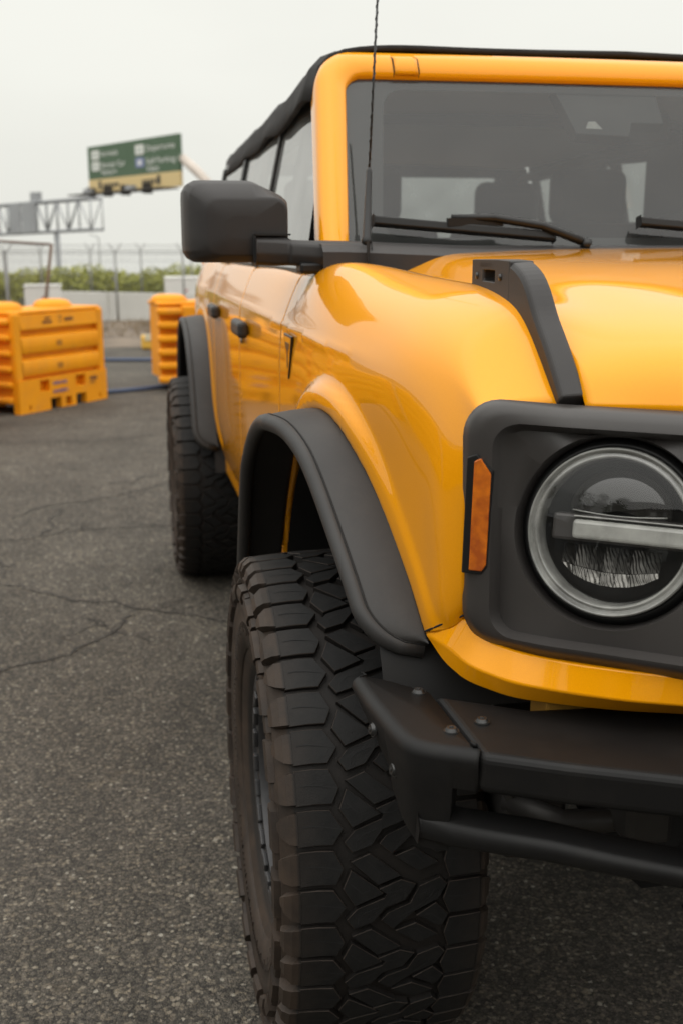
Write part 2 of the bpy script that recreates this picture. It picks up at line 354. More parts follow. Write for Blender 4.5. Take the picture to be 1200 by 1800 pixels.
# body-side control net: rows run from the tail to the nose, columns from the top inner edge down to the sill
SC = [0, .05, .10, .17, .24, .35, .55, .76, .91]
def row(y, *xz): return [(x, y, z) for x, z in xz]
DOORP = ((-.765, 1.356), (-.797, 1.362), (-.818, 1.335), (-.838, 1.285), (-.852, 1.235), (-.858, 1.14), (-.858, .95), (-.850, .75), (-.822, .61))
ROWS = [(-3.70, row(3.70, *[(x + .05, z) for x, z in DOORP])), (-3.45, row(3.45, *[(x + .006, z) for x, z in DOORP])), (-2.9, row(2.9, *DOORP)), (-2.2, row(2.2, *DOORP)), (-1.4, row(1.4, *DOORP)), (-.8, row(.8, *DOORP)),
        (-.45, row(.45, (-.755, 1.358), (-.795, 1.366), (-.818, 1.340), (-.839, 1.292), (-.853, 1.24), (-.859, 1.14), (-.859, .95), (-.85, .75), (-.822, .61))),
        (-.30, row(.30, (-.730, 1.372), (-.782, 1.384), (-.818, 1.354), (-.843, 1.302), (-.855, 1.245), (-.861, 1.14), (-.861, .95), (-.852, .75), (-.83, .61))),
        (-.0, row(.0, (-.66, 1.362), (-.728, 1.374), (-.790, 1.350), (-.834, 1.300), (-.851, 1.245), (-.858, 1.14), (-.858, .95), (-.85, .75), (-.83, .61))),
        (.2, row(-.2, (-.635, 1.350), (-.692, 1.363), (-.762, 1.340), (-.814, 1.288), (-.833, 1.232), (-.830, 1.13), (-.826, .97), (-.818, .85), (-.81, .76))),
        (.36, row(-.36, (-.63, 1.340), (-.674, 1.350), (-.742, 1.326), (-.797, 1.272), (-.813, 1.216), (-.811, 1.12), (-.807, 1.0), (-.803, .92), (-.798, .845))),
        (.44, row(-.44, (-.63, 1.318), (-.675, 1.328), (-.742, 1.300), (-.785, 1.252), (-.799, 1.20), (-.802, 1.11), (-.799, 1.0), (-.797, .93), (-.793, .884))),
        (.50, row(-.50, (-.63, 1.276), (-.672, 1.284), (-.743, 1.264), (-.776, 1.228), (-.787, 1.18), (-.794, 1.095), (-.793, .995), (-.788, .935), (-.779, .912))),
        (.55, [(-.63, -.562, 1.218), (-.672, -.566, 1.222), (-.745, -.563, 1.219), (-.769, -.557, 1.199), (-.776, -.551, 1.145), (-.777, -.545, 1.07), (-.775, -.538, .99), (-.769, -.528, .95), (-.764, -.520, .936)])]
RT = [r_[0] for r_ in ROWS]; RP = np.array([r_[1] for r_ in ROWS])
def side_surface(t, s):
    """grid of points on the body side for row parameters t and column parameters s (both in 0..n arrays)"""
    A = cspline(RT, RP, t)                                  # len(t) x 9 x 3
    return cspline(SC, np.swapaxes(A, 0, 1), s).swapaxes(0, 1)   # len(t) x len(s) x 3
ARCH_F = np.array([(.60, .55), (.53, .70), (.43, .86), (.30, 1.00), (.17, 1.088), (.04, 1.128), (-.07, 1.128), (-.17, 1.090), (-.26, 1.026), (-.35, .952), (-.42, .884), (-.455, .83), (-.47, .78)])
ARCH_R = np.array([(2.40, .55), (2.435, .66), (2.50, .82), (2.60, .98), (2.72, 1.075), (2.86, 1.118), (3.02, 1.118), (3.16, 1.08), (3.30, .97), (3.42, .8), (3.48, .66), (3.5, .55)])
def arch_info(yz, arch):
    """signed distance to the arch curve (positive outside the opening), nearest point"""
    c = curve3(arch, 240); d = np.linalg.norm(yz[:, None, :] - c[None], axis=2); k = d.argmin(1); near = c[k]
    cen = np.array([arch[:, 0].mean(), .55]); inside = np.zeros(len(yz), bool); px, py = yz[:, 0], yz[:, 1]
    poly = np.vstack([c, [c[-1][0], -1], [c[0][0], -1]]); j = len(poly) - 1
    for i in range(len(poly)):
        xi, yi = poly[i]; xj, yj = poly[j]
        cond = ((yi > py) != (yj > py)) & (px < (xj - xi) * (py - yi) / (yj - yi + 1e-12) + xi); inside ^= cond; j = i
    return np.where(inside, -d[np.arange(len(yz)), k], d[np.arange(len(yz)), k]), near
def sstep(a, b, x): u = np.clip((x - a) / (b - a), 0, 1); return u * u * (3 - 2 * u)
def bulge(d, h=.020):
    return h * (1 - sstep(.040, .066, d)) - .8 * h * (1 - sstep(.0, .016, d))
def panel(name, t0, t1, s0, s1, nt_, ns_, arch=None, parent=CAR, th=.012, crease=True, **kw):
    G = side_surface(np.linspace(t0, t1, nt_), np.linspace(s0, s1, ns_))
    P = G.reshape(-1, 3).copy(); v, f = gridmesh(G)
    if crease:                                             # shallow character line below the belt
        zc = 1.247 - .02 * sstep(-.1, -.5, P[:, 1]); w = 1 - sstep(.05, -.30, P[:, 1])
        P[:, 0] -= w * .0045 * np.exp(-((P[:, 2] - zc) / .010) ** 2) * np.where(P[:, 2] > zc, 1, .35)
    if arch is not None:
        d, near = arch_info(P[:, 1:3], arch)
        ins = d < 0
        nb = [[] for _ in range(len(P))]
        keep = []
        for q in f:
            if not all(ins[i] for i in q): keep.append(q)
        used = set(i for q in keep for i in q)
        P[:, 0] -= bulge(np.maximum(d, 0), (.018 - .013 * sstep(-.14, -.34, P[:, 1])) if arch is ARCH_F else .006) * sstep(.60, .72, P[:, 2])
        for i in used:
            if ins[i]: P[i, 1:3] = near[i]
        f = keep
    idx = {}; vv = []; ff = []
    for q in f:
        for i in q:
            if i not in idx: idx[i] = len(vv); vv.append(P[i])
        ff.append(tuple(idx[i] for i in q))
    o = obj(name, vv, ff, PAINT, parent, **kw); solid(o, th, -1)
    v2, f2 = mirrored(vv, ff); o2 = obj(name, v2, f2, PAINT, parent); solid(o2, th, -1)
    return o
fender = panel('fender', -.585, .55, 0, .91, 130, 100, ARCH_F, label='glossy orange front fender with trail sight')
fdoor = panel('front_door', -1.442, -.588, .05, .91, 60, 80)
rdoor = panel('rear_door', -2.381, -1.445, .05, .91, 60, 80, ARCH_R)
quarter = panel('rear_quarter', -3.70, -2.384, .05, .91, 90, 80, ARCH_R)
for sx in (1, -1):
    m = MB(); m.box((-.795 * sx, 1.5, .585), (.05, 1.86, .075)); o = bevel(m.build('rocker_sill', PAINT, CAR, False), .012)
    m = MB(); m.box((-.72 * sx, 1.5, .525), (.10, 1.75, .05)); bevel(m.build('rock_rail', TRIM, CAR, False), .01)
# underlying structure that closes the shell
m = MB(); m.box((0, 1.9, .60), (1.5, 3.2, .16)); m.build('floor_pan', LINER, CAR, False)
for sx in (1, -1):
    m = MB(); m.box((.46 * sx, 1.3, .60), (.10, 3.7, .14)); m.build('chassis_rail', LINER, CAR, False)
m = MB(); m.box((0, -.22, .93), (1.05, .5, .5)); m.build('engine_block', LINER, CAR, False)
m = MB(); m.box((0, .62, 1.0), (1.52, .02, .72)); m.build('firewall', LINER, CAR, False)
def liner(arch, name, x0, x1):
    c = curve3(arch, 60); cc = c.mean(0)
    for sx in (1, -1):
        G = [[(x * sx, cc[0] + (y - cc[0]) * .975, .6 + (z - .6) * .965) for x in (x0, (x0 + x1) / 2, x1)] for y, z in c]
        v, f = gridmesh(G, flip=sx < 0); obj(name, v, f, LINER, CAR)
        n = len(c); v = [(x1 * sx, y, z) for y, z in c] + [(x1 * sx, cc[0], .6)]; obj('liner_back', v, [(i, i + 1, n) for i in range(n - 1)], LINER, CAR)
liner(ARCH_F, 'wheel_liner', -.86, -.56); liner(ARCH_R, 'wheel_liner', -.86, -.56)
# thin painted pinch flange seen inside the front arch
m = MB(); fl = curve3([(-.70, .50, .62), (-.70, .47, .80), (-.70, .38, .95), (-.70, .30, 1.03)], 20); m.tube(fl, .0024, 6); m.build('pinch_flange', PAINT, CAR)

# --- fender flares
def flare(arch, x_in, x_out, label, lo, hi):
    c = curve3(arch, 200); sel = (c[:, 1] > np.where(c[:, 0] < arch[:, 0].mean(), lo, hi))
    c = c[sel]; n = len(c)
    tang = np.gradient(c, axis=0); tang /= np.linalg.norm(tang, axis=1)[:, None]
    nor = np.stack([tang[:, 1], -tang[:, 0]], 1)
    cen = np.array([c[:, 0].mean(), .6]); sg = np.sign(((c - cen) * nor).sum(1)); nor *= sg[:, None]
    xi = np.array([np.interp(y, *x_in) for y in c[:, 0]]); xo = np.array([np.interp(y, *x_out) for y in c[:, 0]])
    s = np.r_[0, np.cumsum(np.linalg.norm(np.diff(c, axis=0), axis=1))]; L = s[-1]
    # outer edge rounds back into the body at both ends
    rc = .075; e0 = np.clip(s / rc, 0, 1); e1 = np.clip((L - s) / rc, 0, 1)
    k = np.sqrt(np.maximum(0, 1 - (1 - e0) ** 2)) * np.sqrt(np.maximum(0, 1 - (1 - e1) ** 2))
    w = (xo - xi) * k
    us = np.linspace(0, 1, 12)
    for sx in (1, -1):
        G = []
        for i in range(n):
            r_ = []
            for u in us:
                off = .012 - .010 * u ** 2 * 1.0
                r_.append((sx * (xi[i] + w[i] * u), c[i, 0] + nor[i, 0] * off, c[i, 1] + nor[i, 1] * off))
            G.append(r_)
        v, f = gridmesh(G, flip=(sx < 0) == bool(arch[0, 0] > arch[-1, 0]))
        o = obj('fender_flare', v, f, FLARE, CAR, label=label if sx > 0 else None); solid(o, .006, -1)
        # rolled lip along the edge, bottom ends included
        path = [(sx * (xi[0] + w[0] * u), *c[0]) for u in np.linspace(0, .9, 4)] if w[0] > .01 else []
        path += [(sx * (xi[i] + w[i] - .003), c[i, 0] - nor[i, 0] * .0105, c[i, 1] - nor[i, 1] * .0105) for i in range(n)]
        lm = MB(); lm.tube(path, .0145, 12); lm.build('flare_lip', FLARE, o)
        gv = [(sx * (xi[i] + w[i] * .965 - .0005), c[i, 0] + nor[i, 0] * .0035, c[i, 1] + nor[i, 1] * .0035) for i in range(n)]
        gm = MB(); gm.tube(gv, .0013, 6); gm.build('lip_seam', LINER, o)
FIN = ([-.47, -.42, -.36, -.25, -.16, -.05, 0, .3, .6], [-.792, -.797, -.803, -.818, -.832, -.853, -.862, -.868, -.868])
FOUT = ([-.47, -.42, -.36, -.26, -.15, -.06, 0, .3, .45, .6], [-.862, -.872, -.882, -.899, -.918, -.938, -.955, -.962, -.955, -.95])
flare(ARCH_F, FIN, FOUT, 'wide matte black front fender flare', .858, .63)
RIN = ([2.4, 2.6, 3.5], [-.845, -.850, -.850]); ROUT = ([2.4, 2.6, 2.9, 3.5], [-.925, -.932, -.938, -.935])
flare(ARCH_R, RIN, ROUT, 'matte black rear fender flare', .645, .66)

# --- door handles, fender badge, keyhole
for y, door in ((1.27, fdoor), (2.15, rdoor)):
    for sx in (1, -1):
        m = MB(); m.box((-.875 * sx, y, 1.195), (.030, .20, .045)); o = bevel(m.build('door_handle', MIRR, door, False), .012, 3)
m = MB(); m.cyl((-.859, 1.33, 1.155), (-.866, 1.33, 1.155), .009, .008, 16); m.build('keyhole', CHROME, fdoor)
bx = -.8605
bo = [(.375, 1.238), (.485, 1.238), (.447, 1.165), (.430, 1.146), (.413, 1.165)]
def plate(pts, x0, x1):
    n = len(pts); v = [(x0, y, z) for y, z in pts] + [(x1, y, z) for y, z in pts]
    return v, [tuple(range(n)), tuple(range(2 * n - 1, n - 1, -1))] + [(i, i + n, (i + 1) % n + n, (i + 1) % n) for i in range(n)]
v, f = plate(bo, bx + .004, bx - .0015); badge = bevel(obj('badge', v, f, STEEL, fender, False), .001)
v, f = plate([((y - .430) * .84 + .430, (z - 1.2) * .88 + 1.2) for y, z in bo], bx - .001, bx - .0021); obj('badge_inset', v, f, PAINT, fender, False)
v, f = plate([(.405, 1.222), (.455, 1.222), (.455, 1.212), (.437, 1.205), (.435, 1.170), (.425, 1.170), (.423, 1.205), (.405, 1.212)], bx - .001, bx - .0027); obj('badge_emblem', v, f, STEEL, fender, False)

# --- hood
hx = [-.640, -.615, -.57, -.50, -.38, -.2, 0]
HR = [(.40, [1.368, 1.378, 1.396, 1.405, 1.410, 1.4135, 1.415]), (.20, [1.362, 1.372, 1.390, 1.401, 1.405, 1.408, 1.410]), (-.05, [1.355, 1.362, 1.376, 1.388, 1.394, 1.396, 1.397]),
      (-.28, [1.343, 1.347, 1.355, 1.366, 1.374, 1.378, 1.378]), (-.42, [1.326, 1.328, 1.331, 1.343, 1.353, 1.359, 1.360]), (-.50, [1.289, 1.297, 1.310, 1.326, 1.339, 1.348, 1.350])]
hood_front = [(-.640, -.588, 1.222), (-.615, -.606, 1.222), (-.57, -.637, 1.222), (-.50, -.688, 1.222), (-.38, -.742, 1.224), (-.2, -.79, 1.226), (0, -.80, 1.226)]
hood_roll = [(-.640, -.555, 1.258), (-.615, -.572, 1.262), (-.57, -.600, 1.272), (-.50, -.640, 1.284), (-.38, -.688, 1.292), (-.2, -.73, 1.297), (0, -.74, 1.298)]
HN = [[(x + (.05 if False else 0), y - (.0 if k < 4 else (.02 if k == 4 else .05) * (1 - (x / .64) ** 2)), z) for x, z in zip(hx, zz)] for k, (y, zz) in enumerate(HR)] + [hood_roll, hood_front]
HN = np.array(HN); ht = np.array([-.40, -.20, .05, .28, .42, .50, .585, .66])
# rear of the hood narrows less than the nose: widen columns toward the back
A = cspline(ht, HN, np.linspace(ht[0], ht[-1], 90)); us = np.r_[0, np.cumsum(-np.diff(-np.array(hx)))]
Hh = cspline(us, A.swapaxes(0, 1), np.linspace(0, us[-1], 60)).swapaxes(0, 1)
Hfull = np.concatenate([Hh, (Hh * np.array([-1, 1, 1]))[:, ::-1][:, 1:]], axis=1)
v, f = gridmesh(Hfull, flip=True); hood = obj('hood', v, f, PAINT, CAR, label='glossy orange hood'); solid(hood, .012, -1)
# dark trough under the hood shut line
for sx in (1, -1):
    m = MB(); m.box((-.62 * sx, -.06, 1.25), (.10, .85, .10)); m.build('shut_trough', LINER, CAR, False)

# --- trail sights
def sight(sx, label):
    top = MB()
    path = [(-.660, -.385, 1.353, .049), (-.659, -.425, 1.337, .050), (-.657, -.462, 1.309, .040), (-.655, -.50, 1.279, .034), (-.653, -.535, 1.248, .029), (-.651, -.566, 1.221, .022)]
    P = np.array(path); Q = curve3(P, 30); hw = .0175; G = []
    for i, (x, y, z, h) in enumerate(Q):
        d = Q[min(i + 1, 29)][:3] - Q[max(i - 1, 0)][:3]; d /= np.linalg.norm(d); up = np.array([0, -d[2], d[1]]); up = up if up[2] > 0 else -up
        c = np.array([x, y, z]); b = np.array([1, 0, 0])
        G.append([c - b * hw - up * .012, c - b * hw + up * (h - .012), c - b * (hw - .004) + up * (h - .005), c + b * (hw - .004) + up * (h - .003), c + b * hw + up * (h - .010), c + b * hw - up * .012])
    G = np.array(G); G[:, :, 0] *= sx
    v, f = gridmesh(G, flip=sx > 0, wrap=True); n = 6
    f = list(f) + [tuple(range(n)), tuple(range(len(v) - 1, len(v) - n - 1, -1))]
    o = obj('trail_sight', v, f, MIRR, CAR, False, label=label); bevel(o, .003, 2, 40)
    # loop at the back: frame with an opening
    O_ = [(-.229, 1.347), (-.400, 1.338), (-.400, 1.397), (-.350, 1.3985), (-.229, 1.3975)]; I_ = [(-.284, 1.368), (-.334, 1.367), (-.334, 1.3825), (-.310, 1.383), (-.284, 1.3825)]
    vv = [(x * sx, y, z) for x in (-.6776, -.6424) for L_ in (O_, I_) for y, z in L_]; ff = []
    for i in range(5):
        j = (i + 1) % 5; ff += [(i, j, 5 + j, 5 + i), (10 + i, 15 + i, 15 + j, 10 + j), (i, 10 + i, 10 + j, j), (5 + i, 5 + j, 15 + j, 15 + i)]
    b_ = obj('sight_loop', vv, ff if sx > 0 else [q_[::-1] for q_ in ff], MIRR, o, False); bevel(b_, .0035, 2)
    for y in (-.258, -.362):
        m = MB(); m.cyl((-.6765 * sx, y, 1.374), (-.6798 * sx, y, 1.374), .0055, .0045, 12); m.build('screw', STEEL, o)
    vt, ft = text_mesh("BRONCO", .008)
    vt = [(-.6782 * sx, -.270 - p[0] * 1.5, 1.3875 + p[1]) for p in vt]; obj('lettering', vt, ft, TRIM, o, False)
sight(1, 'black trail sight with tie-down loop on the fender top'); sight(-1, None)

# --- grille panel
NRM = Vector((-.57, -.79, .182)).normalized(); HLC = Vector((-.622, -.641, 1.073))
TH = Vector((0, 0, 1)).cross(NRM).normalized(); TV = NRM.cross(TH).normalized()    # TH: along the panel toward the car centre
if TH.x < 0: TH = -TH; 
TV = Vector((-NRM.x * NRM.z, -NRM.y * NRM.z, 1 - NRM.z ** 2)).normalized()
def L2W(a, b, c): return HLC + TH * a + TV * b + NRM * c
# inner flat panel with a round opening: polar mesh from circle to a rounded rectangle
RH = .1195
def rrect(ang, l, r_, b, t, rad):
    """point of a rounded rectangle boundary hit from the origin at angle ang"""
    d = np.array([math.cos(ang), math.sin(ang)]); lo, hi = 0, 2.0
    def ins(p):
        x, y = p; cx = min(max(x, l + rad), r_ - rad); cy = min(max(y, b + rad), t - rad)
        return (x - cx) ** 2 + (y - cy) ** 2 <= rad ** 2 + 1e-12
    for _ in range(40):
        mid = (lo + hi) / 2
        if ins(d * mid): lo = mid
        else: hi = mid
    return d * lo
nA = 160
def wv(o):   # the panel's outer edge stands plumb while its face leans back
    u = min(1, max(0, (-o[0] - .055) / .120)); return u * u * (3 - 2 * u) * (.012 + .26 * o[1])
def sst1(x): u = min(1, max(0, (x - .10) / .07)); return u * u * (3 - 2 * u)
frame = MB()
angs = np.linspace(0, 2 * math.pi, nA, endpoint=False)
IL, IR, IB, IT = -.137, .30, -.141, .118
rings = []
def bend(a):      # panel curves back toward the car's front plane beyond the lamp
    return -.0
def panelpt(a, b, c):
    p = L2W(a, b, c)
    if a > .10:    # inner side straightens out to a car-wide grille
        q = a - .10; p = p + Vector((.04, .30, 0)) * q * min(1, q / .12)
    return p
def ringpts(fn): return [panelpt(*fn(t)) for t in angs]
circ = [(RH * math.cos(t), RH * math.sin(t)) for t in angs]
inn = [rrect(t, IL, IR, IB, IT, .026) for t in angs]
inn2 = [rrect(t, IL - .008, IR + .01, IB - .007, IT + .007, .033) for t in angs]
outr = [rrect(t, -.174, IR + .02, -.157, .145, .040) for t in angs]
outr2 = [rrect(t, -.188, IR + .03, -.168, .154, .050) for t in angs]
seq = [[(a * .96, b * .96, -.055) for a, b in circ], [(a, b, -.006) for a, b in circ], [(a * 1.014, b * 1.014, 0) for a, b in circ]]
for k in (.5, 1.0): seq.append([((1 - k) * c_[0] * 1.014 + k * i_[0], (1 - k) * c_[1] * 1.014 + k * i_[1], k * (wv(i_) - .006)) for c_, i_ in zip(circ, inn)])
seq.append([(a[0] * .5 + b_[0] * .5, a[1] * .5 + b_[1] * .5, .006 + wv(a)) for a, b_ in zip(inn, inn2)]); seq.append([(a[0], a[1], .016 + wv(a)) for a in inn2])
for k in (.5, 1.0):
    seq.append([((1 - k) * i_[0] + k * o_[0], (1 - k) * i_[1] + k * o_[1], .016 - .006 * k * k + (1 - k) * wv(i_) + k * wv(o_)) for i_, o_ in zip(inn2, outr)])
seq.append([(o_[0], o_[1], -.004 + wv(o_)) for o_ in outr2])
seq.append([(o_[0] * 1.0, o_[1] * 1.0, -.075) for o_ in outr2])
G = [[tuple(panelpt(*p)) for p in ring] for ring in seq]
v, f = gridmesh(G, flip=False, wrap=True)
grille = autosmooth(obj('grille_panel', v, f, GRILLE, CAR, label='dark grey grille panel around the round headlight'), 50)
G2 = np.array(G); G2[:, :, 0] *= -1; v, f = gridmesh(G2, flip=True, wrap=True); autosmooth(obj('grille_panel', v, f, GRILLE, CAR), 50)
m = MB(); m.box((0, -.62, 1.07), (.62, .16, .28)); m.build('grille_centre', TRIM, CAR, False)

# --- headlight
HL = MB(); HL.cyl(L2W(0, 0, -.075), L2W(0, 0, -.060), .121, n=64); hl = HL.build('headlight', TRIM, CAR, label='round headlight with light ring and horizontal light bar')
def ring_mesh(name, prof, mat, parent, n=96):
    G = [[tuple(L2W(r_ * math.cos(t), r_ * math.sin(t), c)) for t in np.linspace(0, 2 * math.pi, n, endpoint=False)] for r_, c in prof]
    v, f = gridmesh(G, wrap=True); return obj(name, v, f, mat, parent)
ring_mesh('housing', [(.121, -.062), (.118, -.03), (.110, -.016), (.106, -.016), (.104, -.035), (.092, -.055)], TRIM, hl)
ring_mesh('light_ring', [(.1060, -.024), (.1055, -.008), (.1035, -.001), (.1010, -.003), (.0995, -.009), (.0970, -.010), (.0950, -.006), (.0930, -.007), (.0915, -.014), (.0905, -.045)], RINGM, hl)
# bucket behind the lens
ring_mesh('bucket', [(.0910, -.040), (.087, -.055), (.05, -.062), (.001, -.062)], TRIM, hl)
# upper lens: a dark glossy dome cut off along its lower edge
G = []
for i in range(18):
    u = i / 17; rr = []
    for j in range(41):
        a_ = math.pi * j / 40 * 1.16 - math.pi * .08
        ex, ey = .064 * math.cos(a_) * u, max(-.010, .052 * math.sin(a_)) * u
        rr.append(tuple(L2W(.002 + ex, .026 + ey, -.048 + .014 * math.sqrt(max(0, 1 - u * u * .97)))))
    G.append(rr)
v, f = gridmesh(G, flip=True); obj('upper_lens', v, f, BGLASS, hl)
m = MB(); m.tube([L2W(-.057 + .118 * i / 24, .0225 - .0035 * math.sin(math.pi * i / 24), -.040 + .006 * math.sin(math.pi * i / 24)) for i in range(25)], .0011, 6); m.build('lens_rim', RINGM, hl)
# lower reflector: facetted bowl with fine flutes
def fluted(c_, r_):
    m_ = simple('reflector_tone', (c_, c_ * .97, c_ * .9), r_, metal=1.0, var=.5, vscale=70); t_ = m_.node_tree; w_ = t_.nodes.new('ShaderNodeTexWave'); w_.inputs['Scale'].default_value = 75; w_.inputs['Distortion'].default_value = 3.5; w_.inputs['Detail'].default_value = 1
    tc_ = t_.nodes.new('ShaderNodeTexCoord'); t_.links.new(tc_.outputs['Object'], w_.inputs['Vector']); bump(t_, t_.nodes['Principled BSDF'], w_.outputs[0], .5, .002); return m_
FAC = [fluted(c_, r_) for c_, r_ in ((.06, .30), (.16, .25), (.10, .34), (.22, .28))]
for i in range(7):
    for j in range(2):
        a0, a1 = -.066 + i * .0178, -.066 + (i + 1) * .0178 - .0006
        def zb(a): return -.024 - .046 * math.sqrt(max(0, 1 - (a / .074) ** 2))
        def mid(a): return -.047 - .006 * math.cos(a * 30)
        if j == 0: y0a, y0b, y1a, y1b = -.022, -.022, max(zb(a0), mid(a0)), max(zb(a1), mid(a1))
        else: y0a, y0b, y1a, y1b = max(zb(a0), mid(a0)) - .0006, max(zb(a1), mid(a1)) - .0006, zb(a0), zb(a1)
        if y0a - y1a < .001 and y0b - y1b < .001: continue
        Gf = []
        for u in np.linspace(0, 1, 5):
            rr = []
            for w_ in np.linspace(0, 1, 6):
                a = a0 + (a1 - a0) * w_; b = (1 - u) * ((1 - w_) * y0a + w_ * y0b) + u * ((1 - w_) * y1a + w_ * y1b)
                rr.append(tuple(L2W(a, b, -.048 + .016 * ((-.022 - b) / .042) + ((.006, -.002, .004, .0, .003, -.004, .002)[i]) * (w_ - .5) - .0014 * math.sin(math.pi * w_) + .003 * j)))
            Gf.append(rr)
        v, f = gridmesh(Gf); obj('reflector_facet', v, f, FAC[(i * 2 + j * 3) % 4], hl)
m = MB(); Mx = Matrix((TH.to_4d(), TV.to_4d(), NRM.to_4d(), (0, 0, 0, 1))).transposed(); Mx[3][3] = 1
for i in range(3): Mx[3][i] = 0
Mx = Matrix.Translation(HLC) @ Matrix(((TH.x, TV.x, NRM.x, 0), (TH.y, TV.y, NRM.y, 0), (TH.z, TV.z, NRM.z, 0), (0, 0, 0, 1)))
m = MB(); m.box((.03, .0010, -.036), (.215, .034, .030), Mx); bevel(m.build('bar_housing', GRILLE, hl, False), .004)
m = MB(); m.box((.079, .0, -.019), (.257, .0245, .022), Mx); bevel(m.build('light_bar', DRL, hl, False), .005, 3)
m = MB(); m.box((.079, .0160, -.023), (.257, .0022, .022), Mx); bevel(m.build('bar_lip', RINGM, hl, False), .0015)
ring_mesh('cover_lens', [(.1065, -.010), (.104, .0045), (.09, .010), (.06, .016), (.03, .019), (.001, .020)], LENS, hl)

# --- side marker lamp on the corner
sm = [(.0, -.080), (.0, .074), (.012, .079), (.034, .058), (.034, -.070), (.026, -.080)]
SMC = Vector((-.7810, -.5550, 1.085)); SH = Vector((.84, -.54, 0)); SN = Vector((-.54, -.84, .10)).normalized(); SV = Vector((.0, -.075, 1)).normalized()
def s2w(a, b, c): return SMC + SH * a + SV * b + SN * c
def sm_plate(pts, c0, c1):
    n = len(pts); v = [s2w(a, b, c0) for a, b in pts] + [s2w(a, b, c1) for a, b in pts]
    return v, [tuple(range(n)), tuple(range(2 * n - 1, n - 1, -1))] + [(i, i + n, (i + 1) % n + n, (i + 1) % n) for i in range(n)]
v, f = sm_plate(sm, -.03, .0065); mk = obj('side_marker', v, f, TRIM, CAR, False, label='amber side marker lamp'); bevel(mk, .0015)
v, f = sm_plate([(.017 + (a - .017) * .66 + .004, b * .94) for a, b in sm], 0, .0090); a_ = obj('amber_lens', v, f, AMBER, mk, False); bevel(a_, .0015)

# --- lower valance
vt_ = [(-.797, -.443, .889), (-.766, -.523, .936), (-.748, -.552, .911), (-.725, -.600, .910), (-.669, -.653, .910), (-.609, -.692, .910), (-.548, -.724, .910), (-.40, -.785, .91), (-.2, -.83, .91), (0, -.84, .91)]
vc_ = [(-.799, -.446, .884), (-.786, -.503, .886), (-.770, -.557, .877), (-.733, -.619, .875), (-.672, -.664, .874), (-.613, -.700, .874), (-.548, -.728, .874), (-.40, -.78, .872), (-.2, -.823, .872), (0, -.833, .872)]
vb_ = [(-.797, -.446, .879), (-.786, -.490, .858), (-.769, -.540, .848), (-.727, -.603, .847), (-.663, -.641, .847), (-.600, -.670, .847), (-.532, -.692, .847), (-.39, -.75, .847), (-.2, -.793, .847), (0, -.80, .847)]
vi_ = [(x + .05, y + .06, z - .004) for x, y, z in vb_]
vk_ = [(x + .03, y + .05, z - .002) for x, y, z in vt_]
rails = []
for r_ in (vk_, vt_, vc_, vb_, vi_):
    tt = np.linspace(0, 1, len(r_)); P = np.array(r_); rails.append(np.array([[np.interp(q, tt, P[:, k]) for k in range(3)] for q in np.linspace(0, 1, 120)]))
rails = [np.concatenate([r_[:1], np.array([(r_[max(0, i - 4):i + 5]).mean(0) for i in range(1, 119)]), r_[-1:]]) for r_ in rails]
G = np.array(rails); Gm = np.concatenate([G, (G * np.array([-1, 1, 1]))[:, ::-1][:, 1:]], axis=1)
# subdivide between rails with crisp-but-soft edges
v, f = gridmesh(Gm, flip=True); val = obj('lower_valance', v, f, PAINT, CAR, label='orange panel under the grille'); autosmooth(val, 18); bevel(val, .004, 3, 18)

m = MB(); m.tube([(-.8005, -.444, .888), (-.790, -.474, .906), (-.778, -.502, .924), (-.768, -.524, .937)], .0016, 6); m.build('panel_gap', LINER, CAR)
# --- bumper
bt = [(-.904, -.456), (-.884, -.676), (-.809, -.718), (-.715, -.767), (-.601, -.821), (-.40, -.88), (0, -.90)]
zt = .830
BP = empty_b = None
def slab(poly_top, z0, z1, shrink=0):
    n = len(poly_top); v = [(x, y, z1) for x, y in poly_top] + [(x, y, z0) for x, y in poly_top]
    return v, [tuple(range(n - 1, -1, -1)), tuple(range(n, 2 * n))] + [(i, (i + 1) % n, (i + 1) % n + n, i + n) for i in range(n)]
cpoly = [(-.8115, -.530), (-.8055, -.7185), (-.715, -.767), (-.601, -.821), (-.40, -.88), (0, -.90), (.40, -.88), (.601, -.821), (.715, -.767), (.8055, -.7185), (.8115, -.530), (.70, -.60), (0, -.66), (-.70, -.60)]
v, f = slab(cpoly, .778, zt); bumper = obj('bumper', v, f, BUMP, CAR, False, label='black steel front bumper'); bevel(bumper, .011, 4, 40)
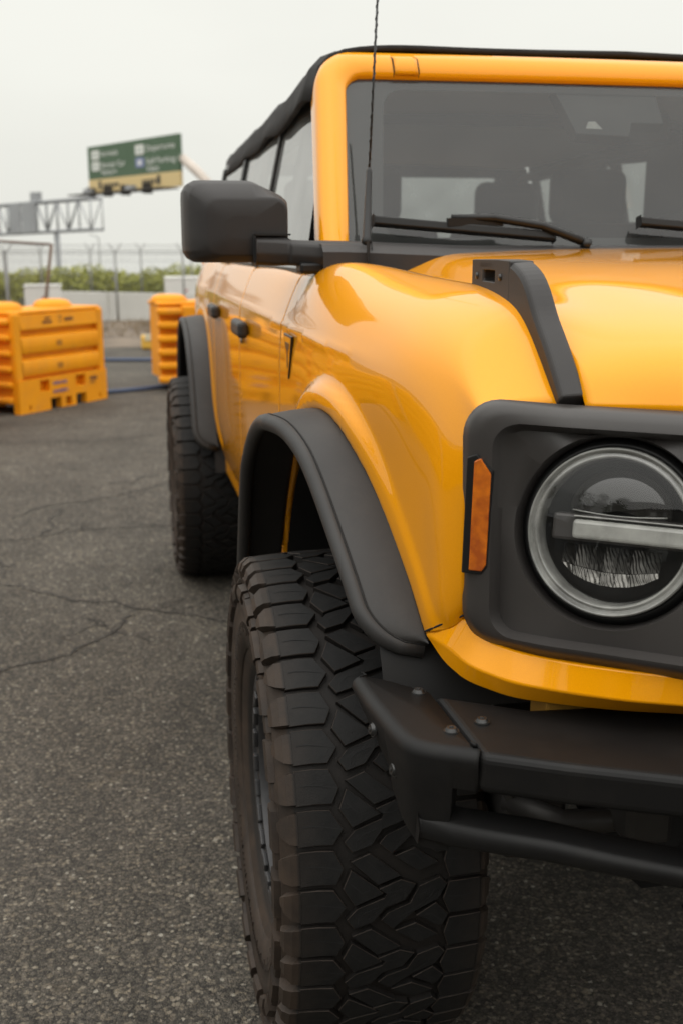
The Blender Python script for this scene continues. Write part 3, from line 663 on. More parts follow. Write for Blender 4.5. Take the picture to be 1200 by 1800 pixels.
def endcap(sx):
    # folded steel cap: rounded top edge, face sweeping from the outer side round to the front, running down to the lower bar
    out_ = curve3([(-.907, -.450), (-.903, -.53), (-.8965, -.60), (-.889, -.650), (-.880, -.672), (-.862, -.688), (-.838, -.7015), (-.809, -.7175)], 60)
    inn_ = np.array([[np.interp(t, [0, .35, .6, 1], [-.893, -.862, -.8165, -.8105]), np.interp(t, [0, .35, .6, 1], [-.450, -.475, -.526, -.700])] for t in np.linspace(0, 1, 60)])
    rad = .016; G = []
    tg = np.gradient(out_, axis=0); tg /= np.linalg.norm(tg, axis=1)[:, None]; nr = np.stack([tg[:, 1], -tg[:, 0]], 1)
    if nr[0, 0] > 0: nr = -nr
    for i in range(60):
        o_, q_, n_ = out_[i], inn_[i], nr[i]; zt2 = zt + .0012
        zb = np.interp(o_[1] * 0 + i, [0, 10, 25, 36, 44, 46, 48, 52, 59], [.806, .792, .755, .712, .694, .690, .690, .690, .690])
        if i >= 53: zb = .779
        r_ = [(q_[0], q_[1], zt2)] + [tuple((1 - k) * q_ + k * (o_ - n_ * rad)) + (zt2,) for k in (.5, .95)]
        for k in range(6):
            a = math.pi / 2 * k / 5; pxy = o_ - n_ * rad + n_ * rad * math.sin(a); r_.append((pxy[0], pxy[1], zt2 - rad + rad * math.cos(a)))
        for k in (.33, .66, 1.0):
            lean = .02 * k * (1 if i < 30 else .6) * min(1, (zt - zb) / .1); pxy = o_ - n_ * lean; r_.append((pxy[0], pxy[1], (zt2 - rad) * (1 - k) + zb * k))
        pxy = o_ - n_ * .045; r_.append((pxy[0], pxy[1], zb + .004))
        G.append([(x * sx, y, z) for x, y, z in r_])
    v, f = gridmesh(G, flip=sx < 0)
    o = obj('bumper_end', v, f, BUMP, CAR, False, label='bolted black end cap of the front bumper' if sx > 0 else None); autosmooth(o, 50)
    s2 = solid(o, .006, -1)
    b = MB(); P = [(-.870, -.664, .716), (-.835, -.692, .716), (-.80, -.712, .716), (-.725, -.752, .716), (-.66, -.786, .711), (-.590, -.815, .704), (-.572, -.820, .702)]
    G = []
    for i, p in enumerate(P):
        h0, h1 = .021 - .001 * i, .015; d = .026
        x, y, z = p; G.append([(x * sx, y + .045, z + h0), (x * sx, y - .006, z + h0 - .004), (x * sx, y - .014, z + .002), (x * sx, y - .008, z - h1), (x * sx, y + .02, z - h1 - .002), (x * sx, y + .045, z - h1 + .006)])
    vv, ff = gridmesh(G, flip=sx < 0, wrap=True); ff = list(ff) + [tuple(range(6)), tuple(range(len(vv) - 1, len(vv) - 7, -1))]
    lo = obj('lower_bar', vv, ff, BUMP, o, False); autosmooth(lo, 60); bevel(lo, .005, 2, 50)
    return o
ecap = endcap(1); endcap(-1)
def bolt(p, nrm, parent, r_=.0085):
    n = Vector(nrm).normalized(); p = Vector(p); m = MB(); m.cyl(p, p + n * .002, r_ * 1.2, r_ * 1.15, 20); m.cyl(p + n * .002, p + n * .006, r_, r_ * .72, 20)
    o = m.build('bolt', STEEL, parent, True); autosmooth(o, 30)
    m = MB(); m.cyl(p + n * .0055, p + n * .0064, r_ * .36, n=6); m.build('bolt_socket', LINER, o)
bolt((-.830, -.528 + .004, zt + .0005), (0, 0, 1), ecap); bolt((-.822, -.650, zt + .0005), (0, 0, 1), ecap); bolt((-.776, -.631, zt + .0005), (0, 0, 1), bumper)
bolt((-.8975, -.552, .796), (-.97, -.10, .15), ecap, .009); bolt((-.886, -.622, .772), (-.95, -.16, .15), ecap, .009)
# things behind the bumper: beam, mounts, skid plate, sway bar, tow hook, shock
m = MB(); m.box((0, -.52, .80), (1.20, .10, .10)); bevel(m.build('impact_beam', PAINT, CAR, False), .008)
m = MB(); m.box((-.60, -.575, .815), (.16, .06, .08)); bevel(m.build('beam_bracket', simple("beam_paint", (.42, .22, .03), .6), CAR, False), .004)
m = MB(); m.box((-.44, -.60, .815), (.12, .06, .08)); bevel(m.build('bracket_metal', ALU, CAR, False), .004)
m = MB(); m.cyl((-.455, -.630, .838), (-.455, -.640, .838), .014, .012, 20); m.build('bracket_bolt', STEEL, CAR)
m = MB(); m.tube([(-.66, -.42, .60), (-.60, -.5, .60), (-.35, -.52, .60), (0, -.52, .60), (.6, -.5, .6)], .018, 10); m.build('sway_bar', ALU, CAR)
m = MB(); m.box((-.50, -.42, .64), (.07, .30, .10)); m.box((-.62, -.36, .57), (.10, .16, .12)); bevel(m.build('frame_horn', ALU, CAR, False), .01)
m = MB(); m.box((-.57, -.40, .66), (.05, .05, .12)); bevel(m.build('body_mount', STEEL, CAR, False), .01)
sk = [(-.42, -.66, .60), (-.42, -.40, .42), (-.42, -.05, .36)]
G = [[(x * s_, y, z) for s_ in (1, .5, 0, -.5, -1)] for x, y, z in sk]; v, f = gridmesh(G); solid(obj('skid_plate', v, f, LINER, CAR, False), .01)
m = MB(); m.tube([(-.545, -.80, .735), (-.545, -.84, .715), (-.545, -.85, .69), (-.545, -.83, .665), (-.545, -.78, .66)], .016, 12); m.build('tow_hook', BUMP, CAR)
m = MB(); m.tube([(-.30, -.33, .31), (-.25, -.33, .33), (-.12, -.30, .32), (0, -.28, .32)], [.008, .016, .018, .018], 14); m.build('drag_link', LINER, CAR)
m = MB(); m.cyl((-.70, .02, .46), (-.62, .05, 1.02), .045, n=18); m.build('shock_absorber', LINER, CAR)
m = MB(); m.cyl((-.74, 0, .435), (.74, 0, .435), .045, n=16); m.build('axle', LINER, CAR); m = MB(); m.cyl((-.74, 2.949, .435), (.74, 2.949, .435), .055, n=16); m.build('axle', LINER, CAR)

# --- wheels
TR, TZ, TX = .440, .435, .84
def tread_block(m, poly, h0=.0115):
    """extrude a polygon given in (u,v) metres onto the tyre crown"""
    n = len(poly)
    def P(u, v, dr):
        r_ = TR - .35 * u * u - dr; a = v / TR
        return (u, r_ * math.cos(a), r_ * math.sin(a))
    cu = sum(p[0] for p in poly) / n; cv = sum(p[1] for p in poly) / n
    top = [P(u, v, .0012) for u, v in poly]; ins = []
    for u, v in poly:
        d = math.hypot(u - cu, v - cv) + 1e-9; k = min(.0011 / d, .3); ins.append(P(u + (cu - u) * k, v + (cv - v) * k, 0))
    bot = [P(u, v, h0 + .003) for u, v in poly]
    if not hasattr(m, 'edge'): m.edge = []
    m.edge += range(len(m.f) + 1, len(m.f) + 1 + n)
    m.add(ins + top + bot, [tuple(range(n))] + [(i, (i + 1) % n, (i + 1) % n + n, i + n)[::-1] for i in range(n)] + [(i + n, (i + 1) % n + n, (i + 1) % n + 2 * n, i + 2 * n)[::-1] for i in range(n)])
def inset(poly, d):
    n = len(poly); res = []; area = sum(poly[i][0] * poly[(i + 1) % n][1] - poly[(i + 1) % n][0] * poly[i][1] for i in range(n)); s_ = 1 if area > 0 else -1
    L = []
    for i in range(n):
        a = Vector(poly[i]); b = Vector(poly[(i + 1) % n]); t_ = (b - a).normalized(); nn = Vector((-t_.y, t_.x)) * s_; L.append((a + nn * d, t_))
    for i in range(n):
        p, t1 = L[i - 1]; q, t2 = L[i]; den = t1.x * t2.y - t1.y * t2.x
        if abs(den) < 1e-6: res.append(tuple(q)); continue
        k = ((q.x - p.x) * t2.y - (q.y - p.y) * t2.x) / den; res.append(tuple(p + t1 * k))
    return res
def slit(poly, e, frac, w=.0011, kink=.35):
    n = len(poly); a = Vector(poly[e]); b = Vector(poly[(e + 1) % n]); M_ = (a + b) / 2; t_ = (b - a).normalized()
    c = Vector((sum(p[0] for p in poly) / n, sum(p[1] for p in poly) / n)); d = c - M_
    E_ = M_ + d * 2 * frac; K = M_ + d * frac + Vector((-d.y, d.x)) * kink * .4
    pts = [M_ - t_ * w, K - t_ * w, E_, K + t_ * w, M_ + t_ * w]
    return poly[:e + 1] + [tuple(p) for p in pts] + poly[e + 1:]
NP = 46; PI = 2 * math.pi * TR / NP; T2 = 2 * PI
def halves(poly, p, q, gap):
    """cut a convex-ish polygon along the line p-q, leaving a gap"""
    p, q = Vector(p), Vector(q); t_ = (q - p).normalized(); nn = Vector((-t_.y, t_.x)); outp = []
    for sg in (1, -1):
        o = p + nn * sg * gap / 2; res = []; n = len(poly)
        for i in range(n):
            a, b = Vector(poly[i]), Vector(poly[(i + 1) % n]); da, db = (a - o).dot(nn) * sg, (b - o).dot(nn) * sg
            if da >= 0: res.append(tuple(a))
            if da * db < 0: res.append(tuple(a + (b - a) * (da / (da - db))))
        if len(res) > 2: outp.append(res)
    return outp
TB = [[(462, 352), (592, 466), (628, 505), (478, 566), (418, 458)], [(462, 305), (562, 266), (724, 410), (600, 452)],
      [(606, 474), (722, 432), (800, 468), (742, 556), (636, 590), (572, 674), (470, 704), (434, 646), (488, 584), (632, 532), (648, 505)],
      [(614, 668), (652, 624), (766, 580), (818, 482), (934, 444), (968, 492), (922, 572), (782, 640), (676, 730)],
      [(800, 662), (908, 596), (976, 682), (948, 744), (918, 752), (826, 676)], [(690, 744), (800, 708), (924, 806), (816, 846)]]
TS = [[(458, 430), (515, 490), (556, 477)], [(540, 300), (612, 385), (655, 378)], [(492, 682), (494, 642), (530, 608), (602, 584)], [(700, 660), (800, 610), (870, 556), (906, 500)], [(846, 660), (880, 662), (940, 714)], [(760, 738), (800, 745), (850, 800)], [(640, 500), (690, 500), (735, 480)]]
def t2uv(x, y): return (x - 678) * .00029, (y - 300) / 450 * T2
def crown(u, v, dr):
    r_ = TR - .35 * u * u - dr; a = v / TR; return (u, r_ * math.cos(a), r_ * math.sin(a))
def sipe_ribbon(m, pts, w=.00085):
    L = [Vector(p) for p in pts]; v = []; f = []
    for i, p in enumerate(L):
        d = (L[min(i + 1, len(L) - 1)] - L[max(i - 1, 0)]).normalized(); n = Vector((-d.y, d.x)) * w
        v += [crown(p.x + n.x, p.y + n.y, -.00025), crown(p.x - n.x, p.y - n.y, -.00025)]
        if i: f.append((2 * i - 2, 2 * i - 1, 2 * i + 1, 2 * i))
    m.add(v, f)
def build_tread():
    m = MB(); sp_ = MB(); q = T2 / 120.0
    for i in range(NP // 2):
        o_ = i * T2
        for P_ in TB: tread_block(m, [(a, b + o_) for a, b in (t2uv(*p) for p in P_)])
        for P_ in TS: sipe_ribbon(sp_, [(a, b + o_) for a, b in (t2uv(*p) for p in P_)])
        for j in range(2):
            g = .0038; v0 = o_ + j * PI + 38 * q
            wj = .0 if j else .0025
            L = [(-.1385, v0 + g), (-.112, v0 + g - .001), (-.0865 - wj, v0 + g + .001), (-.0732 + wj, v0 + .56 * PI), (-.0845 - wj, v0 + PI - g), (-.110, v0 + PI - g - .001), (-.1385, v0 + PI - g)]
            tread_block(m, L); sipe_ribbon(sp_, [(-.076 + wj, v0 + .56 * PI), (-.10, v0 + .47 * PI), (-.118, v0 + .43 * PI), (-.131, v0 + .45 * PI)])
            v1 = o_ + j * PI + 44 * q
            tread_block(m, [(.1385, v1 + PI - g), (.110, v1 + PI - g), (.0880, v1 + PI - g), (.0800 - wj, v1 + .5 * PI), (.0875, v1 + g), (.112, v1 + g), (.1385, v1 + g)])
            sipe_ribbon(sp_, [(.084, v1 + .45 * PI), (.105, v1 + .5 * PI), (.128, v1 + .46 * PI)])
            # shoulder teeth: wedge-shaped, long and short by turns, with slanted ends
            for sd, vs in ((-1, v0), (1, v1)):
                pk = 1.0 if sd < 0 else .4; lo = .392 if j else .405
                prof = [(.1375, .4335, .0005), (.1440, .4275, .009 * pk), (.1520, .417, .012 * pk), (.1575, .405, .011 * pk), (.1600, lo, .004)]
                G = []
                for kx, (u, r_, e) in enumerate(prof):
                    w1 = [0, .001, .006, .013, .018][kx]; w2 = [0, .0, .002, .006, .012][kx] if j else [0, .003, .012, .022, .030][kx]; rr = []
                    for vv_, lift in ((vs + g + w1, 0), (vs + g + w1 + .003, 1), (vs + PI - g - w2 - .003, 1), (vs + PI - g - w2, 0)):
                        an = vv_ / TR; r2 = r_ + (e * .5 if lift else -.006); u2 = (u + (e * .85 if lift else -.006)) * sd
                        rr.append((u2, r2 * math.cos(an), r2 * math.sin(an)))
                    G.append(rr)
                v, f = gridmesh(G, flip=sd < 0); m.add(v, list(f) + [(16, 17, 18, 19)])
        # long biters lower on the outer sidewall, one for every two blocks
        for (f0, f1, r0_, r1_, th_) in ((.12, 1.30, .352, .386, .0100), (1.42, 1.92, .360, .382, .0065)):
            va, vb = o_ + f0 * PI + .02, o_ + f1 * PI + .02; n_ = 5; vs_ = np.linspace(va, vb, n_); G = []
            for (u2, rr_) in ((-.1590, r1_), (-.1615 - th_, r1_ - .003), (-.1640 - th_, (r0_ + r1_) / 2), (-.1635 - th_ * .8, r0_ + .004), (-.1590, r0_)):
                G.append([(u2, rr_ * math.cos(vv_ / TR), rr_ * math.sin(vv_ / TR)) for vv_ in vs_ + (rr_ - r0_) * .5])
            v, f = gridmesh(G); m.add(v, list(f) + [(0, n_, 2 * n_, 3 * n_, 4 * n_), tuple(k_ * n_ + n_ - 1 for k_ in (4, 3, 2, 1, 0))])
    return m, sp_
def build_carcass():
    prof = [(.118, .212), (.128, .222), (.140, .236), (.150, .258), (.1515, .262), (.1525, .262), (.1535, .262), (.160, .295), (.1605, .296), (.1612, .312), (.1595, .314), (.1635, .335), (.1642, .349), (.1620, .352), (.1605, .372), (.1590, .389), (.1615, .391), (.1612, .395), (.1575, .397), (.1480, .414), (.136, .4255), (.10, .4265), (.05, .4277), (0, .428)]
    prof = [(-u, r_) for u, r_ in prof] + [(u, r_) for u, r_ in prof[::-1][1:]]
    n = 128; G = [[(u, r_ * math.cos(2 * math.pi * k_ / n), r_ * math.sin(2 * math.pi * k_ / n)) for k_ in range(n)] for u, r_ in prof]
    return gridmesh(G, wrap=True, flip=True)
tv, tf = build_carcass(); tm, sipes = build_tread()
for i in range(150):
    an = 2 * math.pi * i / 150; Mr = Matrix.Rotation(an, 4, 'X'); tm.box((-.1595, .303 + (.004 if i % 5 else .0), 0), (.006, .010 if i % 5 else .020, .0022), Mr)
def build_rim():
    m = MB(); n = 96
    prof = [(-.121, .218), (-.131, .226), (-.1335, .222), (-.1335, .214), (-.128, .211), (-.126, .186), (-.118, .183), (-.100, .182), (-.03, .186), (.10, .19), (.121, .218)]
    G = [[(u, r_ * math.cos(2 * math.pi * k_ / n), r_ * math.sin(2 * math.pi * k_ / n)) for k_ in range(n)] for u, r_ in prof]
    v, f = gridmesh(G, wrap=True, flip=True); m.add(v, f); return m
rm = build_rim(); sp = MB(); tth = MB(); hub = MB()
for i in range(8):
    M_ = Matrix.Rotation(2 * math.pi * i / 8, 4, 'X'); sp.box((-.062, .118, 0), (.030, .15, .034), M_)
hub.cyl((-.092, 0, 0), (-.03, 0, 0), .075, n=32); hub.cyl((-.105, 0, 0), (-.09, 0, 0), .040, n=24)
for i in range(6):
    a = 2 * math.pi * i / 6; hub.cyl((-.100, .056 * math.cos(a), .056 * math.sin(a)), (-.088, .056 * math.cos(a), .056 * math.sin(a)), .010, n=8)
for i in range(24):
    M_ = Matrix.Rotation(2 * math.pi * (i + .5) / 24, 4, 'X'); tth.box((-.1305, .1985, 0), (.010, .020, .034), M_); 
tread0 = rim0 = None
shared = {}
for i, (x, y, lab) in enumerate(((-TX, 0, 'dusty all-terrain front tyre with chunky tread, nearest the camera'), (-TX, 2.949, 'dusty all-terrain rear tyre behind the front wheel'), (TX, 0, None), (TX, 2.949, None))):
    if i == 0:
        ty = obj('tyre', tv, tf, RUBBER, CAR, label=lab); td = tm.build('tread', RUBBER, ty, False, label='interlocking tread blocks', kind='stuff'); si = sipes.build('sipe', LINER, ty, False, kind='stuff')
        td.data.materials.append(DUSTEDGE)
        for k_ in tm.edge: td.data.polygons[k_].material_index = 1
        ri = rm.build('wheel_rim', RIMM, CAR); autosmooth(ri, 30); s_ = bevel(sp.build('spoke', RIMM, ri, False), .006); t_ = bevel(tth.build('rim_lug', RIMM, ri, False), .003); h_ = hub.build('hub', TRIM, ri, False)
        proto = (ty, td, si, ri, s_, t_, h_)
    else:
        ty, td, si, ri, s_, t_, h_ = [o.copy() for o in proto]
        for o in (ty, td, si, ri, s_, t_, h_): COL.objects.link(o)
        if 'label' in ty: del ty['label']
        if lab: ty['label'] = lab
        td.parent = si.parent = ty; s_.parent = t_.parent = h_.parent = ri
    for o in (ty, ri):
        o.parent = CAR; o.location = (x, y, TZ); o.rotation_euler = (R(11) + i * .7, 0, math.pi if x > 0 else 0)

# --- windshield frame, glass, cowl
WY = lambda z: .42 + .75 * (z - 1.41)
def wpt(x, z, off=0):     # off: outward along the glass normal
    bow = .05 * (1 - (x / .73) ** 2) - .02
    return (x, WY(z) - off * .8 - max(bow, -.03) * .5, z + off * .6)
def rr2(t, hw_b, hw_t, zb, zt_, rad):
    """rounded trapezoid outline in (x,z)"""
    cx, cz = 0, (zb + zt_) / 2; d = np.array([math.cos(t), math.sin(t)]); lo, hi = 0, 3
    def ins(p):
        x, z = abs(p[0]), p[1] + cz; k = np.clip((z - zb) / (zt_ - zb), 0, 1); hw = hw_b + (hw_t - hw_b) * k
        cxx = min(x, hw - rad); czz = min(max(z, zb + rad), zt_ - rad); return (x - cxx) ** 2 + (z - czz) ** 2 <= rad ** 2 + 1e-12
    for _ in range(40):
        mid = (lo + hi) / 2
        if ins(d * mid): lo = mid
        else: hi = mid
    return (d * lo)[0], (d * lo)[1] + cz
nW = 240
def ang_list():
    k = math.atan2(.19, .7); return np.concatenate([np.linspace(-k * 1.6, k * 1.6, nW // 4, endpoint=False), np.linspace(k * 1.6, math.pi - k * 1.6, nW // 4, endpoint=False), np.linspace(math.pi - k * 1.6, math.pi + k * 1.6, nW // 4, endpoint=False), np.linspace(math.pi + k * 1.6, 2 * math.pi - k * 1.6, nW // 4, endpoint=False)])
WA = ang_list()
def wloop(hb, ht_, zb, zt_, rad, off): return [wpt(*rr2(t, hb, ht_, zb, zt_, rad), off) for t in WA]
g_in = wloop(.735, .683, 1.385, 1.787, .035, -.004)
loops = [wloop(.735, .683, 1.385, 1.787, .035, -.022), wloop(.735, .683, 1.385, 1.787, .035, .0), wloop(.740, .688, 1.38, 1.792, .04, .010), wloop(.768, .715, 1.37, 1.822, .055, .012), wloop(.788, .734, 1.36, 1.838, .065, .0085), wloop(.796, .742, 1.356, 1.845, .070, -.002), wloop(.799, .745, 1.355, 1.848, .072, -.02), wloop(.797, .745, 1.355, 1.849, .072, -.07)]
v, f = gridmesh(loops, wrap=True, flip=True); wf = obj('windshield_frame', v, f, PAINT, CAR, label='orange windshield frame')
# cover caps on the header
for x0, x1 in ((-.573, -.520),):
    for sx in (1, -1):
        G = [[(xx * sx - (.006 * sx if k > 2 else 0), wpt(xx, zz, of)[1], wpt(xx, zz, of)[2]) for xx in np.linspace(x0, x1, 6)] for k, (zz, of) in enumerate(((1.788, .003), (1.793, .013), (1.82, .0155), (1.838, .007), (1.850, -.018), (1.853, -.06)))]
        v, f = gridmesh(G, flip=sx < 0); o = obj('header_cap', v, f, PAINT, wf); solid(o, .004, -1)
        for xe in (x0 - .002, x1 + .002):
            m = MB(); m.tube([(xe * sx - (.006 * sx if k > 2 else 0), wpt(xe, zz, of)[1], wpt(xe, zz, of)[2]) for k, (zz, of) in enumerate(((1.788, .0), (1.793, .0115), (1.82, .0135), (1.838, .0045), (1.849, -.02)))], .0014, 6); m.build('cap_seam', LINER, wf)
# glass
xs = np.linspace(-.735, .735, 30); G = [[wpt(x * (1 - .07 * k), 1.385 + .402 * k, -.006) for x in xs] for k in np.linspace(0, 1, 16)]
v, f = gridmesh(G, flip=False); wg = obj('windshield', v, f, WIND, CAR, label='tinted windshield reflecting the overcast sky')
FRIT = simple("frit", (.015, .015, .015), .5)
fl_in = wloop(.655, .60, 1.44, 1.765, .04, -.008); fl_out = wloop(.737, .685, 1.383, 1.789, .035, -.008)
v, f = gridmesh([fl_in, fl_out], wrap=True, flip=True); obj('frit_band', v, f, FRIT, wg)
def wplate(pts, off, th, mat, name, parent):
    n = len(pts); v = [wpt(x, z, off) for x, z in pts] + [wpt(x, z, off - th) for x, z in pts]
    return obj(name, v, [tuple(range(n)), tuple(range(2 * n - 1, n - 1, -1))] + [(i, i + n, (i + 1) % n + n, (i + 1) % n) for i in range(n)], mat, parent, False)
wplate([(-.20, 1.78), (-.17, 1.672), (-.045, 1.668), (-.03, 1.70), (.05, 1.70), (.05, 1.78)], -.010, .03, FRIT, 'camera_pod', wg)
wplate([(-.135, 1.700), (-.145, 1.684), (-.105, 1.683), (-.118, 1.701)], -.0095, .002, DRL, 'camera_window', wg)
# dark cowl
m = MB()
cw = [(-.715, 1.425), (-.6, 1.421), (-.45, 1.419), (-.3, 1.4175), (0, 1.416)]; cwl = []
for sx in (1,):
    xs_ = np.linspace(-.80, .80, 41)
    def ctop(x): return 1.418 + .010 * min(1, max(0, (abs(x) - .5) / .25))
    G = [[(x, wpt(x, ctop(x), 0)[1] + .03, ctop(x) - .001) for x in xs_], [(x, wpt(x, ctop(x), 0)[1] - .012, ctop(x) + .001) for x in xs_], [(x, .345 + .02 * (x / .7) ** 2, ctop(x) - .008) for x in xs_], [(x, .325 + .02 * (x / .7) ** 2, ctop(x) - .022) for x in xs_], [(x, .320 + .02 * (x / .7) ** 2, 1.33) for x in xs_]]
v, f = gridmesh(G, flip=False); cowl = obj('cowl_panel', v, f, MIRR, CAR); autosmooth(cowl, 40)
for sx in (1, -1):
    m = MB(); m.box((-.712 * sx, .338, 1.402), (.0022, .02, .05)); m.build('cowl_seam', LINER, cowl, False)

# --- mirror
def mirror(sx, label):
    prof = []
    # housing lofted front (toward camera) to back
    def rring(x0, x1, z0, z1, rad, y, n=48, cut=0.0):
        out_ = []; cx, cz = (x0 + x1) / 2, (z0 + z1) / 2
        for k in range(n):
            t = 2 * math.pi * k / n; d = np.array([math.cos(t), math.sin(t)]); lo, hi = 0, 1
            def ins(p):
                x, z = p[0] + cx, p[1] + cz
                if cut and (x - x1) * .45 + (z - z1) > -cut: return False
                c1 = min(max(x, x0 + rad), x1 - rad); c2 = min(max(z, z0 + rad), z1 - rad); return (x - c1) ** 2 + (z - c2) ** 2 <= rad ** 2
            for _ in range(30):
                mid = (lo + hi) / 2
                if ins(d * mid): lo = mid
                else: hi = mid
            out_.append(((cx + d[0] * lo) * sx, y, cz + d[1] * lo))
        return out_
    X0, X1, Z0, Z1 = -1.065, -.853, 1.384, 1.550
    L = [rring(X0 + .085, X1 - .07, Z0 + .05, Z1 - .075, .02, .440, cut=.0), rring(X0 + .047, X1 - .006, Z0 + .020, Z1 - .043, .022, .4415, cut=.0), rring(X0 + .040, X1 - .003, Z0 + .014, Z1 - .036, .026, .4445, cut=.0), rring(X0 + .012, X1, Z0 + .004, Z1 - .010, .026, .474, cut=.030), rring(X0 + .002, X1 + .001, Z0 + .001, Z1 - .001, .030, .498, cut=.034), rring(X0, X1 + .001, Z0, Z1, .030, .52, cut=.034), rring(X0, X1 + .001, Z0, Z1, .030, .59, cut=.034), rring(X0 + .008, X1 - .008, Z0 + .008, Z1 - .008, .026, .60, cut=.034)]
    # centre vertices close the ends
    v, f = gridmesh(L, wrap=True, flip=sx > 0); v = list(map(tuple, v)); n = 48
    f = list(f); f.append(tuple(range(n)) if sx < 0 else tuple(range(n - 1, -1, -1))); f.append(tuple(len(v) - 1 - k for k in range(n)) if sx < 0 else tuple(len(v) - n + k for k in range(n)))
    o = obj('door_mirror', v, f, MIRR, CAR, label=label); autosmooth(o, 26); bevel(o, .004, 3, 26)
    v = [(x * sx, .602, z) for x, z in ((X0 + .02, Z0 + .02), (X1 - .02, Z0 + .02), (X1 - .02, Z1 - .03), (X0 + .02, Z1 - .02))]
    obj('mirror_glass', v, [(0, 1, 2, 3)], CHROME, o, False)
    # arm: shaped bar from cowl to housing
    st = [(-.925, .430, 1.380, 1.438), (-.880, .428, 1.378, 1.437), (-.858, .424, 1.379, 1.435), (-.853, .416, 1.379, 1.430), (-.80, .395, 1.374, 1.428), (-.76, .380, 1.376, 1.4265), (-.70, .362, 1.378, 1.425)]
    G = []
    for x, y, z0, z1 in st:
        h = z1 - z0; G.append([(x * sx, y + .07, z1), (x * sx, y + .008, z1), (x * sx, y - .006, z1 - .010), (x * sx, y - .010, z1 - .6 * h), (x * sx, y - .002, z0 + .004), (x * sx, y + .012, z0), (x * sx, y + .07, z0)])
    v, f = gridmesh(G, flip=sx < 0, wrap=True); f = list(f) + [tuple(range(7)), tuple(len(v) - 1 - k for k in range(7))]
    a = obj('mirror_arm', v, f, MIRR, o, False); autosmooth(a, 40); bevel(a, .004, 2, 30)
    m = MB(); m.box((-.9265 * sx, .4335, 1.413), (.004, .012, .056)); m.box((-.890 * sx, .4335, 1.4405), (.074, .012, .0035)); m.build('mirror_gap', LINER, o, False)
    m = MB(); m.box((-.815 * sx, .42, 1.374), (.05, .06, .022)); bevel(m.build('arm_foot', TRIM, o, False), .006)
    return o
mirror(1, 'black door mirror on the side nearest the camera'); mirror(-1, None)

# --- antenna
m = MB(); A0 = Vector((-.707, .375, 1.418)); A1 = Vector((-.693, .418, 1.565)); A2 = Vector((-.650, .53, 1.98))
m.tube([A0, A0 + Vector((0, 0, .012)), A0 + (A1 - A0) * .12, A1, A1 + (A2 - A1) * .02], [.011, .0105, .0085, .0055, .0028], 14); an = m.build('antenna', TRIM, CAR, label='thin black whip antenna in front of the windshield')
m = MB(); m.tube([A1, A2], .0023, 8)
hel = []
for i in range(420):
    t = i / 419; p = A1 + (A2 - A1) * t; a = t * 2 * math.pi * 17; hel.append(p + Vector((math.cos(a), math.sin(a), 0)) * .0022)
m.tube(hel, .0013, 5); m.build('antenna_whip', TRIM, an)

# --- wipers
def wiper(xl, xr, x_tip, base, sx=1):
    b = MB(); zl, zr = 1.456, 1.424
    pts = [wpt(xl + (xr - xl) * t, zl + (zr - zl) * t, .022) for t in np.linspace(0, 1, 10)]
    for i in range(9):
        pass
    G = []
    for p in pts:
        x, y, z = p; G.append([(x, y - .010, z + .011), (x, y - .014, z - .006), (x, y + .006, z - .013), (x, y + .010, z + .006)])
    v, f = gridmesh(G, wrap=True); f = list(f) + [(0, 1, 2, 3), tuple(len(v) - 1 - k for k in range(4))]
    o = obj('wiper', v, f, TRIM, CAR, False); bevel(o, .003)
    m = MB(); m.tube([wpt(x_tip, 1.454, .036), wpt(x_tip + .09, 1.451, .040), wpt((x_tip + base) / 2 + .05, 1.434, .042), wpt(base - .01, 1.406, .036)], [.006, .009, .009, .009], 8); m.cyl(wpt(base, 1.402, .02), wpt(base, 1.402, .042), .010, n=16); m.build('wiper_arm', TRIM, o)
    m = MB(); m.box(wpt(x_tip + .05, 1.447, .032), (.12, .014, .016)); m.build('wiper_clip', TRIM, o, False)
    return o
wiper(-.68, -.298, -.517, -.235); wiper(-.098, .30, .05, .34)

# --- soft top, side glass, cabin
def roof_section(y, sag):
    zr = 1.852 - .010 * max(0, (y - 1)) - sag
    return [(-.764, y, zr - .105), (-.756, y, zr - .070), (-.742, y, zr - .025), (-.715, y, zr - .003), (-.66, y, zr + .009), (-.45, y, zr + .016), (0, y, zr + .020)]
ys = np.linspace(.745, 3.26, 90); G = []
for i, y in enumerate(ys):
    bows = [.76, 1.15, 1.65, 2.3, 2.95, 3.4]; d = min(abs(y - b) for b in bows); sag = .012 * min(1, d / .25)
    S_ = roof_section(y, sag)
    fx = 1 - .024 * sstep(.80, 1.25, y) - .026 * max(0, y - 1.2) / 2.0; S_ = [(x * fx, yy, z) for x, yy, z in S_]
    if y < .80: S_ = [(x * .985, yy, z - .004) for x, yy, z in S_]
    S_ = [(x - .004 * math.sin(y * 9 + k), yy, z + .003 * math.sin(y * 8)) if k < 4 else (x, yy, z) for k, (x, yy, z) in enumerate(S_)]
    G.append(curve3(S_, 24))
G = np.array(G); G = np.concatenate([G, (G * np.array([-1, 1, 1]))[:, ::-1][:, 1:]], axis=1)
v, f = gridmesh(G, flip=False); top = obj('soft_top', v, f, CLOTH, CAR, label='black fabric soft top'); solid(top, .012, -1)
HEAD = simple('headliner', (.55, .55, .53), .9)
v, f = gridmesh([[(x, y, 1.835 - .010 * max(0, y - 1) - .02 * (x / .7) ** 2 - .030) for x in np.linspace(-.63, .63, 9)] for y in np.linspace(.82, 3.24, 10)]); obj('headliner', v, f, HEAD, CAR)
